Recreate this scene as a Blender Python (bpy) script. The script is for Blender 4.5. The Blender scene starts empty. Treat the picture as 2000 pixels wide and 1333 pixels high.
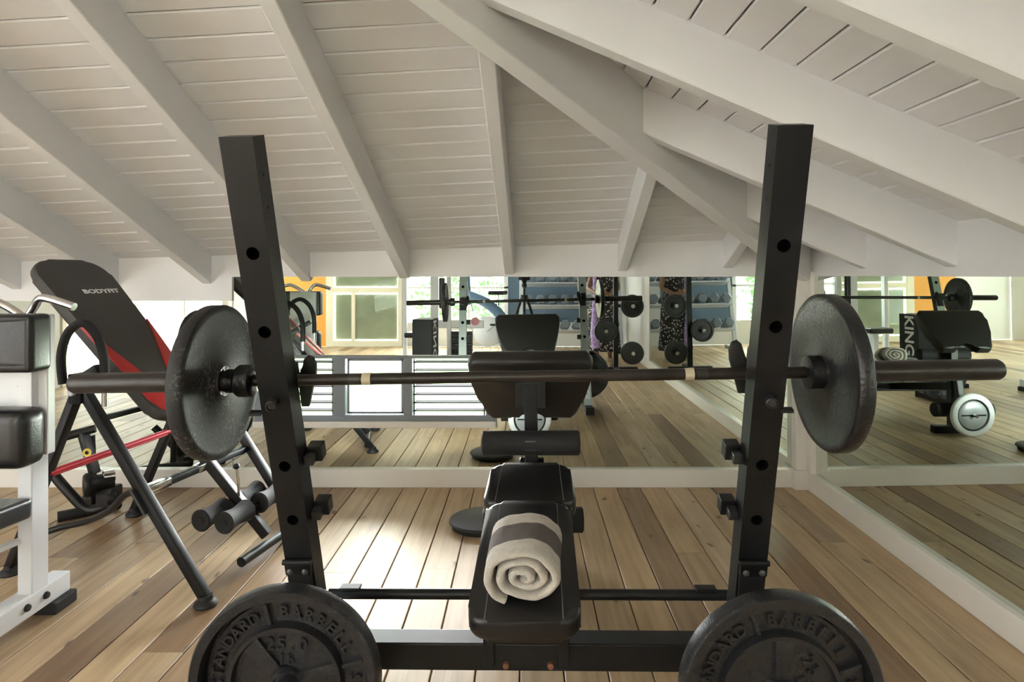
import bpy, bmesh, math, random
from mathutils import Vector, Matrix
random.seed(7)
R = math.radians
SC = bpy.context.scene
COL = SC.collection

# ------------------------------------------------------------------ camera
H = 1.241                                  # eye height
cam_d = bpy.data.cameras.new('camera'); cam = bpy.data.objects.new('camera', cam_d); COL.objects.link(cam)
cam_d.sensor_width = 36.0; cam_d.lens = 1200 / 2000 * 36.0
cam_d.shift_x = -0.012; cam_d.shift_y = -0.06475
cam_d.clip_start = 0.02; cam_d.clip_end = 200
cam.location = (0, 0, H); cam.rotation_euler = (R(90), 0, 0)
SC.camera = cam

# ------------------------------------------------------------------ sky, daylight, exposure
WORLD_STRENGTH = 13.0
wd = bpy.data.worlds.new('sky'); SC.world = wd; wd.use_nodes = True
bg = wd.node_tree.nodes['Background']
bg.inputs[0].default_value = (0.93, 0.97, 1.0, 1); bg.inputs[1].default_value = WORLD_STRENGTH
SC.view_settings.view_transform = 'Standard'; SC.view_settings.look = 'None'
SC.view_settings.gamma = 1.0; SC.view_settings.use_curve_mapping = False
SC.view_settings.exposure = 1.20

def portal(name, loc, rot, sx, sy):
    l = bpy.data.lights.new(name, 'AREA'); l.shape = 'RECTANGLE'; l.size = sx; l.size_y = sy
    l.cycles.is_portal = True
    o = bpy.data.objects.new(name, l); COL.objects.link(o); o.location = loc; o.rotation_euler = rot
    return o

YB = 3.606      # back (mirror) wall
XR = 1.66       # right (mirror) wall
YF = -3.4       # rear glazed wall, behind the camera
XL = -5.1       # left wall
ZF = 2.75       # flat ceiling of the rear half
YRIDGE = 0.55
portal('daylight_rear', (-1.72, YF - .05, 1.35), (R(90), 0, 0), 6.5, 2.5)
wl = bpy.data.lights.new('window_daylight', 'AREA'); wl.shape = 'RECTANGLE'; wl.size = 1.7; wl.size_y = .62; wl.energy = 105; wl.color = (1, .98, .95)
wlo = bpy.data.objects.new('window_daylight', wl); COL.objects.link(wlo); wlo.location = (-.87, YB + .62, .80); wlo.rotation_euler = (R(-90), 0, 0)
portal('daylight_left', (XL - .05, -1.33, 1.3), (R(90), 0, R(-90)), 3.5, 2.4)

# ------------------------------------------------------------------ materials
MATS = {}
def nodes(m): return m.node_tree.nodes, m.node_tree.links
def base(name, col, rough=.5, metal=0.0, spec=.5, bump=0.0, bscale=60, var=0.0, vscale=6, coat=0.0, sheen=0.0):
    if name in MATS: return MATS[name]
    m = bpy.data.materials.new(name); m.use_nodes = True
    n, l = nodes(m); b = n['Principled BSDF']
    b.inputs['Base Color'].default_value = (*col, 1); b.inputs['Roughness'].default_value = rough
    b.inputs['Metallic'].default_value = metal; b.inputs['Specular IOR Level'].default_value = spec
    b.inputs['Coat Weight'].default_value = coat; b.inputs['Sheen Weight'].default_value = sheen
    tc = n.new('ShaderNodeTexCoord')
    if var > 0:
        t = n.new('ShaderNodeTexNoise'); t.inputs['Scale'].default_value = vscale; t.inputs['Detail'].default_value = 5
        l.new(tc.outputs['Object'], t.inputs['Vector'])
        r = n.new('ShaderNodeValToRGB')
        r.color_ramp.elements[0].position = .3; r.color_ramp.elements[1].position = .7
        r.color_ramp.elements[0].color = (*[max(0, c * (1 - var)) for c in col], 1)
        r.color_ramp.elements[1].color = (*[min(1, c * (1 + var)) for c in col], 1)
        l.new(t.outputs['Fac'], r.inputs['Fac']); l.new(r.outputs['Color'], b.inputs['Base Color'])
    if bump > 0:
        t2 = n.new('ShaderNodeTexNoise'); t2.inputs['Scale'].default_value = bscale; t2.inputs['Detail'].default_value = 4
        l.new(tc.outputs['Object'], t2.inputs['Vector'])
        bp = n.new('ShaderNodeBump'); bp.inputs['Strength'].default_value = bump; bp.inputs['Distance'].default_value = .004
        l.new(t2.outputs['Fac'], bp.inputs['Height']); l.new(bp.outputs['Normal'], b.inputs['Normal'])
    MATS[name] = m; return m

paint = base('white_paint', (.82, .81, .81), .42, bump=.12, bscale=14, var=.03, vscale=2.5)
paint_board = base('white_board_paint', (.805, .79, .785), .45, bump=.15, bscale=9, var=.035, vscale=3)
trim_paint = base('trim_paint', (.80, .76, .71), .38, bump=.05, bscale=20)
steel_black = base('black_powder_coat', (.0075, .008, .0095), .42, spec=.38, bump=.05, bscale=220, var=.4, vscale=9)
steel_dark = base('dark_steel', (.022, .022, .024), .33, spec=.7, bump=.04, bscale=150)
iron = base('cast_iron', (.010, .0105, .0125), .30, spec=.6, bump=.55, bscale=130, var=.3, vscale=20)
bar_steel = base('bar_steel', (.035, .030, .027), .36, metal=.5, bump=.1, bscale=200, var=.3, vscale=15)
chrome = base('chrome', (.72, .71, .70), .16, metal=1.0)
rubber = base('black_rubber', (.011, .011, .012), .6, bump=.1, bscale=80)
foam = base('black_foam', (.014, .0135, .015), .75, bump=.35, bscale=260)
vinyl = base('black_vinyl', (.011, .011, .012), .34, spec=.55, bump=.12, bscale=140)
vinyl_soft = base('dark_vinyl', (.015, .0135, .013), .42, spec=.5, bump=.1, bscale=120)
stitch = base('grey_piping', (.18, .18, .18), .5)
padgrey = base('charcoal_pad', (.058, .054, .052), .62, bump=.12, bscale=200)
red = base('red_vinyl', (.52, .018, .018), .42, bump=.08, bscale=150)
redsteel = base('red_steel', (.42, .018, .03), .3)
whitesteel = base('white_powder_coat', (.80, .81, .84), .35, bump=.03, bscale=120)
greysteel = base('grey_powder_coat', (.36, .39, .42), .4)
bolt_grey = base('bolt_grey', (.10, .10, .105), .4, metal=.4)
pitch_black = base('hole_shade', (.0015, .0015, .0015), .9, spec=.1)  # painted shade for the inside of the upright holes
greylight = base('pale_grey', (.40, .44, .43), .4)
alu = base('grey_aluminium', (.23, .26, .30), .42, metal=.2)
towel_m = base('beige_towel', (.66, .60, .53), .95, bump=.9, bscale=420, var=.10, vscale=60, sheen=.3)
towel_b = base('brown_towel', (.085, .060, .052), .95, bump=.9, bscale=420, var=.2, vscale=60, sheen=.3)
tape = base('cream_tape', (.55, .48, .33), .6)
yellow = base('yellow_plastic', (.75, .55, .04), .4)
white_print = base('white_print', (.85, .86, .88), .5)
silver = base('silver_plastic', (.55, .58, .62), .35, metal=.3)
dumb = base('grey_rubber', (.16, .19, .23), .38, bump=.05)
cream = base('cream_paint', (.78, .72, .56), .4)
orange = base('orange_wall_paint', (.80, .36, .06), .6)
blue = base('blue_plastic', (.13, .23, .36), .3)
skin = base('skin', (.26, .13, .08), .5)
dress_m = None
green = base('leaf_green', (.06, .16, .04), .6, var=.5, vscale=8)
grass = base('grass', (.20, .34, .10), .9, var=.3, vscale=4)
stone = base('pale_concrete', (.62, .60, .56), .8, var=.1, vscale=2)
dark_gap = base('dark_gap', (.03, .022, .015), .9)
plaster = base('white_plaster', (.78, .76, .72), .7, var=.02, vscale=2)
blind = base('beige_blind', (.74, .72, .56), .8, var=.12, vscale=3)
blue_wall = base('blue_grey_plaster', (.10, .16, .23), .7, var=.1, vscale=2)
beige_wall = base('beige_plaster', (.68, .60, .46), .8, var=.06, vscale=2)

def mirror_mat():
    m = bpy.data.materials.new('mirror_glass'); m.use_nodes = True
    n, l = nodes(m); b = n['Principled BSDF']
    b.inputs['Base Color'].default_value = (.73, .79, .73, 1); b.inputs['Metallic'].default_value = 1; b.inputs['Roughness'].default_value = 0.0
    return m
mirror_m = mirror_mat()
def glass_mat(name, tint, fac=.10):
    m = bpy.data.materials.new(name); m.use_nodes = True
    n, l = nodes(m); n.remove(n['Principled BSDF'])
    t = n.new('ShaderNodeBsdfTransparent'); t.inputs[0].default_value = (*tint, 1)
    g = n.new('ShaderNodeBsdfGlossy'); g.inputs['Roughness'].default_value = .02
    fr = n.new('ShaderNodeFresnel'); fr.inputs['IOR'].default_value = 1.45
    mx = n.new('ShaderNodeMixShader'); l.new(fr.outputs[0], mx.inputs[0]); l.new(t.outputs[0], mx.inputs[1]); l.new(g.outputs[0], mx.inputs[2])
    l.new(mx.outputs[0], n['Material Output'].inputs['Surface'])
    return m
glass = glass_mat('clear_glass', (.92, .96, .94))
glass_green = glass_mat('green_glass', (.50, .60, .52))
glass_louvre = base('louvre_glass', (.004, .005, .005), .9, spec=.03)

sheer = bpy.data.materials.new('sheer_curtain'); sheer.use_nodes = True
_n, _l = nodes(sheer); _n.remove(_n['Principled BSDF']); _d = _n.new('ShaderNodeBsdfDiffuse'); _t = _n.new('ShaderNodeBsdfTranslucent'); _m = _n.new('ShaderNodeMixShader')
_d.inputs[0].default_value = (.78, .78, .77, 1); _t.inputs[0].default_value = (.40, .40, .385, 1); _m.inputs[0].default_value = .6
_l.new(_d.outputs[0], _m.inputs[1]); _l.new(_t.outputs[0], _m.inputs[2]); _l.new(_m.outputs[0], _n['Material Output'].inputs['Surface'])
def dusty_iron():
    m = bpy.data.materials.new('dusty_cast_iron'); m.use_nodes = True
    n, l = nodes(m); b = n['Principled BSDF']; b.inputs['Roughness'].default_value = .55
    tc = n.new('ShaderNodeTexCoord')
    t = n.new('ShaderNodeTexNoise'); t.inputs['Scale'].default_value = 110; t.inputs['Detail'].default_value = 8; t.inputs['Roughness'].default_value = .75
    t2 = n.new('ShaderNodeTexNoise'); t2.inputs['Scale'].default_value = 9; t2.inputs['Detail'].default_value = 4
    l.new(tc.outputs['Object'], t.inputs['Vector']); l.new(tc.outputs['Object'], t2.inputs['Vector'])
    r = n.new('ShaderNodeValToRGB'); r.color_ramp.elements[0].position = .52; r.color_ramp.elements[1].position = .72
    r2 = n.new('ShaderNodeValToRGB'); r2.color_ramp.elements[0].position = .40; r2.color_ramp.elements[1].position = .68
    l.new(t.outputs['Fac'], r.inputs['Fac']); l.new(t2.outputs['Fac'], r2.inputs['Fac'])
    mu = n.new('ShaderNodeMath'); mu.operation = 'MULTIPLY'; l.new(r.outputs['Color'], mu.inputs[0]); l.new(r2.outputs['Color'], mu.inputs[1])
    mx = n.new('ShaderNodeMix'); mx.data_type = 'RGBA'; mx.inputs['A'].default_value = (.011, .011, .012, 1); mx.inputs['B'].default_value = (.5, .46, .47, 1)
    l.new(mu.outputs[0], mx.inputs['Factor']); l.new(mx.outputs['Result'], b.inputs['Base Color'])
    bp = n.new('ShaderNodeBump'); bp.inputs['Strength'].default_value = .4; bp.inputs['Distance'].default_value = .003
    l.new(t.outputs['Fac'], bp.inputs['Height']); l.new(bp.outputs['Normal'], b.inputs['Normal'])
    return m
iron_dust = dusty_iron()
iron_grey = base('worn_cast_iron', (.019, .020, .0235), .27, spec=.7, bump=.35, bscale=190, var=.12, vscale=25)

def floor_mat():
    m = bpy.data.materials.new('pine_board'); m.use_nodes = True
    n, l = nodes(m); b = n['Principled BSDF']
    geo = n.new('ShaderNodeNewGeometry'); oi = n.new('ShaderNodeObjectInfo')
    off = n.new('ShaderNodeMath'); off.operation = 'MULTIPLY'; off.inputs[1].default_value = 37.0
    l.new(oi.outputs['Random'], off.inputs[0])
    cmb = n.new('ShaderNodeCombineXYZ'); l.new(off.outputs[0], cmb.inputs['X']); l.new(off.outputs[0], cmb.inputs['Y'])
    add = n.new('ShaderNodeVectorMath'); add.operation = 'ADD'; l.new(geo.outputs['Position'], add.inputs[0]); l.new(cmb.outputs[0], add.inputs[1])
    # per board tone
    tone = n.new('ShaderNodeValToRGB'); e = tone.color_ramp.elements
    e[0].position = 0; e[0].color = (.27, .17, .095, 1)
    e[1].position = 1; e[1].color = (.61, .475, .325, 1)
    for p, c in ((.09, (.33, .22, .13, 1)), (.14, (.45, .335, .215, 1)), (.42, (.55, .405, .245, 1)), (.62, (.51, .38, .245, 1)), (.80, (.58, .42, .245, 1))):
        k = e.new(p); k.color = c
    l.new(oi.outputs['Random'], tone.inputs['Fac'])
    # grain
    mp = n.new('ShaderNodeMapping'); mp.inputs['Scale'].default_value = (22, 1.0, 1); l.new(add.outputs[0], mp.inputs['Vector'])
    g = n.new('ShaderNodeTexNoise'); g.inputs['Scale'].default_value = 1.6; g.inputs['Detail'].default_value = 6; g.inputs['Distortion'].default_value = .6
    l.new(mp.outputs[0], g.inputs['Vector'])
    gr = n.new('ShaderNodeValToRGB'); gr.color_ramp.elements[0].position = .32; gr.color_ramp.elements[1].position = .62
    gr.color_ramp.elements[0].color = (.80, .74, .68, 1); gr.color_ramp.elements[1].color = (1.08, 1.06, 1.04, 1)
    l.new(g.outputs['Fac'], gr.inputs['Fac'])
    m1 = n.new('ShaderNodeMix'); m1.data_type = 'RGBA'; m1.blend_type = 'MULTIPLY'; m1.inputs['Factor'].default_value = .85
    l.new(tone.outputs['Color'], m1.inputs['A']); l.new(gr.outputs['Color'], m1.inputs['B'])
    # blotches
    mp2 = n.new('ShaderNodeMapping'); mp2.inputs['Scale'].default_value = (5, 1.6, 1); l.new(add.outputs[0], mp2.inputs['Vector'])
    bl = n.new('ShaderNodeTexNoise'); bl.inputs['Scale'].default_value = 1.3; bl.inputs['Detail'].default_value = 4; l.new(mp2.outputs[0], bl.inputs['Vector'])
    br = n.new('ShaderNodeValToRGB'); br.color_ramp.elements[0].position = .34; br.color_ramp.elements[1].position = .60
    br.color_ramp.elements[0].color = (.80, .77, .74, 1); br.color_ramp.elements[1].color = (1.05, 1.04, 1.03, 1)
    l.new(bl.outputs['Fac'], br.inputs['Fac'])
    m2 = n.new('ShaderNodeMix'); m2.data_type = 'RGBA'; m2.blend_type = 'MULTIPLY'; m2.inputs['Factor'].default_value = .8
    l.new(m1.outputs['Result'], m2.inputs['A']); l.new(br.outputs['Color'], m2.inputs['B'])
    # knots
    mp3 = n.new('ShaderNodeMapping'); mp3.inputs['Scale'].default_value = (6.5, 3.2, 1); l.new(add.outputs[0], mp3.inputs['Vector'])
    dn = n.new('ShaderNodeTexNoise'); dn.inputs['Scale'].default_value = 3; l.new(mp3.outputs[0], dn.inputs['Vector'])
    v3 = n.new('ShaderNodeVectorMath'); v3.operation = 'MULTIPLY_ADD'; v3.inputs[1].default_value = (.35, .35, 0)
    l.new(dn.outputs['Color'], v3.inputs[0]); l.new(mp3.outputs[0], v3.inputs[2])
    vo = n.new('ShaderNodeTexVoronoi'); vo.inputs['Scale'].default_value = 1.25; l.new(v3.outputs[0], vo.inputs['Vector'])
    kr = n.new('ShaderNodeValToRGB'); kr.color_ramp.elements[0].position = .05; kr.color_ramp.elements[1].position = .13
    kr.color_ramp.elements[0].color = (.16, .10, .06, 1); kr.color_ramp.elements[1].color = (1, 1, 1, 1)
    l.new(vo.outputs['Distance'], kr.inputs['Fac'])
    m3 = n.new('ShaderNodeMix'); m3.data_type = 'RGBA'; m3.blend_type = 'MULTIPLY'; m3.inputs['Factor'].default_value = .8
    l.new(m2.outputs['Result'], m3.inputs['A']); l.new(kr.outputs['Color'], m3.inputs['B'])
    l.new(m3.outputs['Result'], b.inputs['Base Color'])
    b.inputs['Roughness'].default_value = .46; b.inputs['Specular IOR Level'].default_value = .5
    bp = n.new('ShaderNodeBump'); bp.inputs['Strength'].default_value = .12; bp.inputs['Distance'].default_value = .003
    l.new(g.outputs['Fac'], bp.inputs['Height']); l.new(bp.outputs['Normal'], b.inputs['Normal'])
    return m
pine = floor_mat()

def print_mat():
    m = bpy.data.materials.new('printed_cotton'); m.use_nodes = True
    n, l = nodes(m); b = n['Principled BSDF']; b.inputs['Roughness'].default_value = .85
    tc = n.new('ShaderNodeTexCoord')
    v = n.new('ShaderNodeTexVoronoi'); v.inputs['Scale'].default_value = 26; l.new(tc.outputs['Object'], v.inputs['Vector'])
    r = n.new('ShaderNodeValToRGB'); r.color_ramp.elements[0].position = .30; r.color_ramp.elements[1].position = .36
    r.color_ramp.elements[0].color = (.55, .52, .50, 1); r.color_ramp.elements[1].color = (.025, .02, .02, 1)
    l.new(v.outputs['Distance'], r.inputs['Fac']); l.new(r.outputs['Color'], b.inputs['Base Color'])
    return m
dress_m = print_mat()

# ------------------------------------------------------------------ building helpers
def thing(name, label, cat, loc=(0, 0, 0), rot=(0, 0, 0), group=None):
    o = bpy.data.objects.new(name, None); o.empty_display_size = .1; COL.objects.link(o)
    o.location = loc; o.rotation_euler = rot; o['label'] = label; o['category'] = cat
    if group: o['group'] = group
    return o
def setting(name, loc=(0, 0, 0)):
    o = bpy.data.objects.new(name, None); COL.objects.link(o); o.location = loc; o['kind'] = 'structure'; return o
def root_matrix(o):
    while o.parent: o = o.parent
    return Matrix.LocRotScale(o.location, o.rotation_euler, o.scale)
def obj(name, bm, mat, parent=None, world=False, smooth=True, label=None, loc=None, angle=35):
    """one mesh object; verts are in the thing's own space (or in world space with world=True)"""
    if parent is not None and world: bmesh.ops.transform(bm, matrix=root_matrix(parent).inverted(), verts=bm.verts)
    if loc is not None: bmesh.ops.translate(bm, vec=-Vector(loc), verts=bm.verts)
    bmesh.ops.recalc_face_normals(bm, faces=bm.faces)
    me = bpy.data.meshes.new(name); bm.to_mesh(me); bm.free()
    for mm in (mat if isinstance(mat, (list, tuple)) else [mat]): me.materials.append(mm)
    if smooth: me.shade_smooth(); me.set_sharp_from_angle(angle=R(angle))
    o = bpy.data.objects.new(name, me); COL.objects.link(o)
    if parent is not None: o.parent = parent
    if loc is not None: o.location = loc
    if label: o['label'] = label
    return o
def tag(o, label, cat, group=None):
    o['label'] = label; o['category'] = cat
    if group: o['group'] = group
    return o
def struct(name, bm, mat, parent=None, **k):
    o = obj(name, bm, mat, parent, **k)
    if parent is None: o['kind'] = 'structure'
    return o
def dup(o, parent=None):
    c = o.copy(); COL.objects.link(c)
    if parent is not None: c.parent = parent
    for ch in list(o.children): dup(ch, c)
    return c

def new(): return bmesh.new()
def add(bm, src, M=None):
    me = bpy.data.meshes.new('tmp'); src.to_mesh(me); src.free()
    if M is not None: me.transform(M)
    bm.from_mesh(me); bpy.data.meshes.remove(me); return bm
def box(bm, x0, x1, y0, y1, z0, z1, bev=0.0, seg=2, M=None):
    b = new(); bmesh.ops.create_cube(b, size=1)
    for v in b.verts:
        v.co = Vector((x0 + (v.co.x + .5) * (x1 - x0), y0 + (v.co.y + .5) * (y1 - y0), z0 + (v.co.z + .5) * (z1 - z0)))
    if bev > 0: bmesh.ops.bevel(b, geom=list(b.edges), offset=bev, segments=seg, profile=.6, affect='EDGES')
    return add(bm, b, M)
def frame_from(d):
    d = Vector(d).normalized()
    up = Vector((0, 0, 1)) if abs(d.z) < .95 else Vector((0, 1, 0))
    a = d.cross(up).normalized(); b = a.cross(d).normalized()
    return a, b, d
def bar(bm, p0, p1, w, h, bev=.004, seg=2):
    """rectangular tube between two points, w sideways, h in the other direction"""
    p0, p1 = Vector(p0), Vector(p1); a, b, d = frame_from(p1 - p0)
    M = Matrix((( a.x, b.x, d.x, p0.x), (a.y, b.y, d.y, p0.y), (a.z, b.z, d.z, p0.z), (0, 0, 0, 1)))
    return box(bm, -w / 2, w / 2, -h / 2, h / 2, 0, (p1 - p0).length, bev, seg, M)
def smooth_path(pts, n=6):
    pts = [Vector(p) for p in pts]
    if len(pts) < 3: return pts
    out = []
    for i in range(len(pts) - 1):
        p0 = pts[max(i - 1, 0)]; p1 = pts[i]; p2 = pts[i + 1]; p3 = pts[min(i + 2, len(pts) - 1)]
        for k in range(n):
            t = k / n
            out.append(.5 * ((2 * p1) + (-p0 + p2) * t + (2 * p0 - 5 * p1 + 4 * p2 - p3) * t * t + (-p0 + 3 * p1 - 3 * p2 + p3) * t ** 3))
    out.append(pts[-1]); return out
def tube(bm, pts, r, seg=14, curve=False, n=6):
    pts = smooth_path(pts, n) if curve else [Vector(p) for p in pts]
    rs = r if isinstance(r, (list, tuple)) else [r] * len(pts)
    a, b, _ = frame_from(pts[1] - pts[0]); rings = []
    for i, p in enumerate(pts):
        d = (pts[min(i + 1, len(pts) - 1)] - pts[max(i - 1, 0)]).normalized()
        a = (a - d * a.dot(d)).normalized(); b = d.cross(a)
        rings.append([bm.verts.new(p + (a * math.cos(2 * math.pi * k / seg) + b * math.sin(2 * math.pi * k / seg)) * rs[i]) for k in range(seg)])
    for i in range(len(rings) - 1):
        for k in range(seg):
            bm.faces.new((rings[i][k], rings[i][(k + 1) % seg], rings[i + 1][(k + 1) % seg], rings[i + 1][k]))
    bm.faces.new(rings[0]); bm.faces.new(rings[-1])
    return bm
def lathe(bm, prof, p0=(0, 0, 0), axis=(0, 0, 1), seg=48, closed=False):
    """prof: list of (radius, height along axis); closed joins the last to the first (a ring)"""
    p0 = Vector(p0); a, b, d = frame_from(axis); rings = []
    for r, h in prof:
        if r < 1e-6: rings.append([bm.verts.new(p0 + d * h)])
        else: rings.append([bm.verts.new(p0 + d * h + (a * math.cos(2 * math.pi * k / seg) + b * math.sin(2 * math.pi * k / seg)) * r) for k in range(seg)])
    m = len(rings)
    for i in range(m if closed else m - 1):
        A, B = rings[i], rings[(i + 1) % m]
        for k in range(seg):
            k2 = (k + 1) % seg
            if len(A) == 1: bm.faces.new((A[0], B[k], B[k2]))
            elif len(B) == 1: bm.faces.new((A[k], A[k2], B[0]))
            else: bm.faces.new((A[k], A[k2], B[k2], B[k]))
    return bm
def cyl(bm, p0, p1, r, seg=24, bev=.0):
    p0, p1 = Vector(p0), Vector(p1); L = (p1 - p0).length
    e = bev
    prof = [(0, 0), (r - e, 0), (r, e), (r, L - e), (r - e, L), (0, L)] if e > 0 else [(0, 0), (r, 0), (r, L), (0, L)]
    return lathe(bm, prof, p0, p1 - p0, seg)
def prism(bm, poly, z0, z1, M=None, bev=0.0, seg=3):
    b = new()
    lo = [b.verts.new((x, y, z0)) for x, y in poly]; hi = [b.verts.new((x, y, z1)) for x, y in poly]
    n = len(poly)
    b.faces.new(lo[::-1]); b.faces.new(hi)
    for i in range(n): b.faces.new((lo[i], lo[(i + 1) % n], hi[(i + 1) % n], hi[i]))
    if bev > 0:
        es = [e for e in b.edges if abs(e.verts[0].co.z - e.verts[1].co.z) < 1e-6]
        bmesh.ops.bevel(b, geom=es, offset=bev, segments=seg, profile=.55, affect='EDGES')
    return add(bm, b, M)
def rounded(w, l, r, n=6, taper=1.0):
    """rounded rectangle outline, width w at y=0, w*taper at y=l"""
    out = []
    for cx, cy, a0 in ((1, 1, 0), (-1, 1, 90), (-1, 0, 180), (1, 0, 270)):
        ww = w / 2 * (taper if cy else 1)
        for k in range(n + 1):
            a = R(a0 + 90 * k / n)
            out.append((cx * (ww - r) + r * math.cos(a), (l - r if cy else r) + r * math.sin(a)))
    return out
def axes(o, x, y, z):
    o, x, y, z = Vector(o), Vector(x), Vector(y), Vector(z)
    return Matrix(((x.x, y.x, z.x, o.x), (x.y, y.y, z.y, o.y), (x.z, y.z, z.z, o.z), (0, 0, 0, 1)))
def text_bm(s, size, depth, bold=0.0, align='CENTER', sx=1.0):
    c = bpy.data.curves.new('t', 'FONT'); c.body = s; c.size = size; c.extrude = depth / 2; c.align_x = align; c.align_y = 'CENTER'; c.offset = bold; c.resolution_u = 3
    o = bpy.data.objects.new('t', c); COL.objects.link(o)
    dg = bpy.context.evaluated_depsgraph_get(); me = bpy.data.meshes.new_from_object(o.evaluated_get(dg))
    bpy.data.objects.remove(o); bpy.data.curves.remove(c)
    me.transform(Matrix.Scale(sx, 4, (1, 0, 0)))
    b = new(); b.from_mesh(me); bpy.data.meshes.remove(me); return b

# ================================================================== THE ROOM
# ---- floor: pine boards running towards the mirror wall
floor = struct('floor', box(new(), XL, XR, YF, YB, -.06, -.022), dark_gap)
PITCH = .138; X0 = -.566 - PITCH * 33
board_meshes = {}
def board(x, y0, y1):
    L = y1 - y0
    if 'm' not in board_meshes:
        b = new(); w = PITCH - .004
        prof = [(0, -.02), (0, -.0025), (.0025, 0), (w - .0025, 0), (w, -.0025), (w, -.02)]
        A = [b.verts.new((px, 0, pz)) for px, pz in prof]; B = [b.verts.new((px, 1, pz)) for px, pz in prof]
        for i in range(5): b.faces.new((A[i], A[i + 1], B[i + 1], B[i]))
        b.faces.new(A[::-1]); b.faces.new(B); b.faces.new((A[5], A[0], B[0], B[5]))
        bmesh.ops.recalc_face_normals(b, faces=b.faces)
        me = bpy.data.meshes.new('plank'); b.to_mesh(me); b.free(); me.materials.append(pine); board_meshes['m'] = me
    o = bpy.data.objects.new('plank', board_meshes['m']); COL.objects.link(o)
    o.location = (x + .002, y0, random.uniform(-.0008, .0004)); o.scale = (1, L - .002, 1); o.parent = floor
rng = random.Random(11)
i = 0
while X0 + i * PITCH < XR - .01:
    x = X0 + i * PITCH
    if x + PITCH > XL + .05:
        y = YF; joints = []
        yy = YF + rng.uniform(.6, 2.6)
        while yy < YB - .5:
            joints.append(yy); yy += rng.uniform(1.7, 3.2)
        ys = [YF] + joints + [YB]
        for a, c in zip(ys[:-1], ys[1:]): board(x, a, c)
    i += 1

# ---- ceiling planes
SL = .444
def zb(X, Y): return 1.402 + .03 * X + SL * (YB - Y)               # back slope, underside of the boards
SR = .425
def zr(X): return 1.44 + SR * (XR - X)                              # right slope
ceil = setting('ceiling', (0, 1.5, 2))
def slab(pts, nrm, name='plank', th=.02, ch=.007, mat=paint_board, parent=ceil):
    """a board with a chamfered visible (lower) face; pts in order along its outline, first edge and third edge are the long ones"""
    b = new(); nrm = Vector(nrm).normalized(); P = [Vector(p) for p in pts]
    side = ((P[3] - P[0]) + (P[2] - P[1])).normalized()
    low = [P[0] + side * ch, P[1] + side * ch, P[2] - side * ch, P[3] - side * ch]
    mid = [p + nrm * ch for p in P]; mid[0] += side * .0022; mid[1] += side * .0022; mid[2] -= side * .0022; mid[3] -= side * .0022
    top = [p + nrm * th for p in mid]
    V = [[b.verts.new(q) for q in ring] for ring in (low, mid, top)]
    b.faces.new(V[0]); b.faces.new(V[2])
    for r_ in range(2):
        for k in range(4): b.faces.new((V[r_][k], V[r_][(k + 1) % 4], V[r_ + 1][(k + 1) % 4], V[r_ + 1][k]))
    return obj(name, b, mat, parent, world=True, smooth=False)
nb = (Vector((1, 0, .03)).cross(Vector((0, -1, SL))) ); nb = nb if nb.z > 0 else -nb
def on_back(s, X):
    Y = YB - s - .03 * X; return (X, Y, zb(X, Y))
s = -.14; w = .1
while s < 3.05:
    s1 = s + w
    def hipx(ss): return (1.66 - ss) / 1.03 + .02
    a, c = hipx(max(s, 0)), hipx(max(s1, 0))
    if s1 > -.10:
        slab([on_back(s, XL), on_back(s, a), on_back(s1, c), on_back(s1, XL)], nb)
    s = s1
nr = Vector((SR, 0, 1))
t = 0.0
while XR - t > -3.1 + .05:
    x_hi = XR - t; x_lo = x_hi - .1
    def hipy(X): return YB - (XR - X)
    ya, yc = min(YB, hipy(x_hi) + .02), min(YB, hipy(x_lo) + .02)
    yend = YF
    if min(ya, yc) > YRIDGE - 1.0:
        yl = YF if zr(x_lo) < ZF else YF
        if zr(x_hi) < ZF + .03:
            slab([(x_hi, yl, zr(x_hi)), (x_hi, ya, zr(x_hi)), (x_lo, yc, zr(x_lo)), (x_lo, yl, zr(x_lo))], nr)
    t += .1
# flat upper ceiling behind the slopes (over and behind the camera)
struct('flat_ceiling', box(new(), XL, -1.42, YF, YRIDGE + .05, ZF, ZF + .05), paint_board, ceil, world=True, smooth=False)
# roof covering above the boards so no sky leaks through the grooves
b = new(); P = [on_back(-.14, XL), on_back(-.14, 1.8), on_back(3.2, -1.5), on_back(3.2, XL)]
b.faces.new([b.verts.new(Vector(p) + Vector((0, 0, .035))) for p in P]); struct('roof_deck', b, paint, ceil, world=True, smooth=False)
b = new(); P = [(XR + .1, YF, zr(XR + .1)), (XR + .1, YB + .1, zr(XR + .1)), (-1.6, .4, zr(-1.6)), (-1.6, YF, zr(-1.6))]
b.faces.new([b.verts.new(Vector(p) + Vector((0, 0, .035))) for p in P]); struct('roof_deck', b, paint, ceil, world=True, smooth=False)

# rafters
def rafter(pts_top, depth, width, name='rafter'):
    """beam below the boards from p0 (eave) to p1 (upper end); depth is vertical"""
    p0, p1 = Vector(pts_top[0]), Vector(pts_top[1]); d = (p1 - p0)
    side = Vector((d.y, -d.x, 0)).normalized() * width / 2
    b = new(); rings = []
    ch = .004
    for p in (p0, p1):
        q = [p + side + Vector((0, 0, .01)), p + side - Vector((0, 0, depth - ch)), p + side * (1 - 2 * ch / width) - Vector((0, 0, depth)),
             p - side * (1 - 2 * ch / width) - Vector((0, 0, depth)), p - side - Vector((0, 0, depth - ch)), p - side + Vector((0, 0, .01))]
        rings.append([b.verts.new(v) for v in q])
    for k in range(6): b.faces.new((rings[0][k], rings[0][(k + 1) % 6], rings[1][(k + 1) % 6], rings[1][k]))
    b.faces.new(rings[0]); b.faces.new(rings[1])
    return obj(name, b, paint, ceil, world=True, smooth=False)
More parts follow.
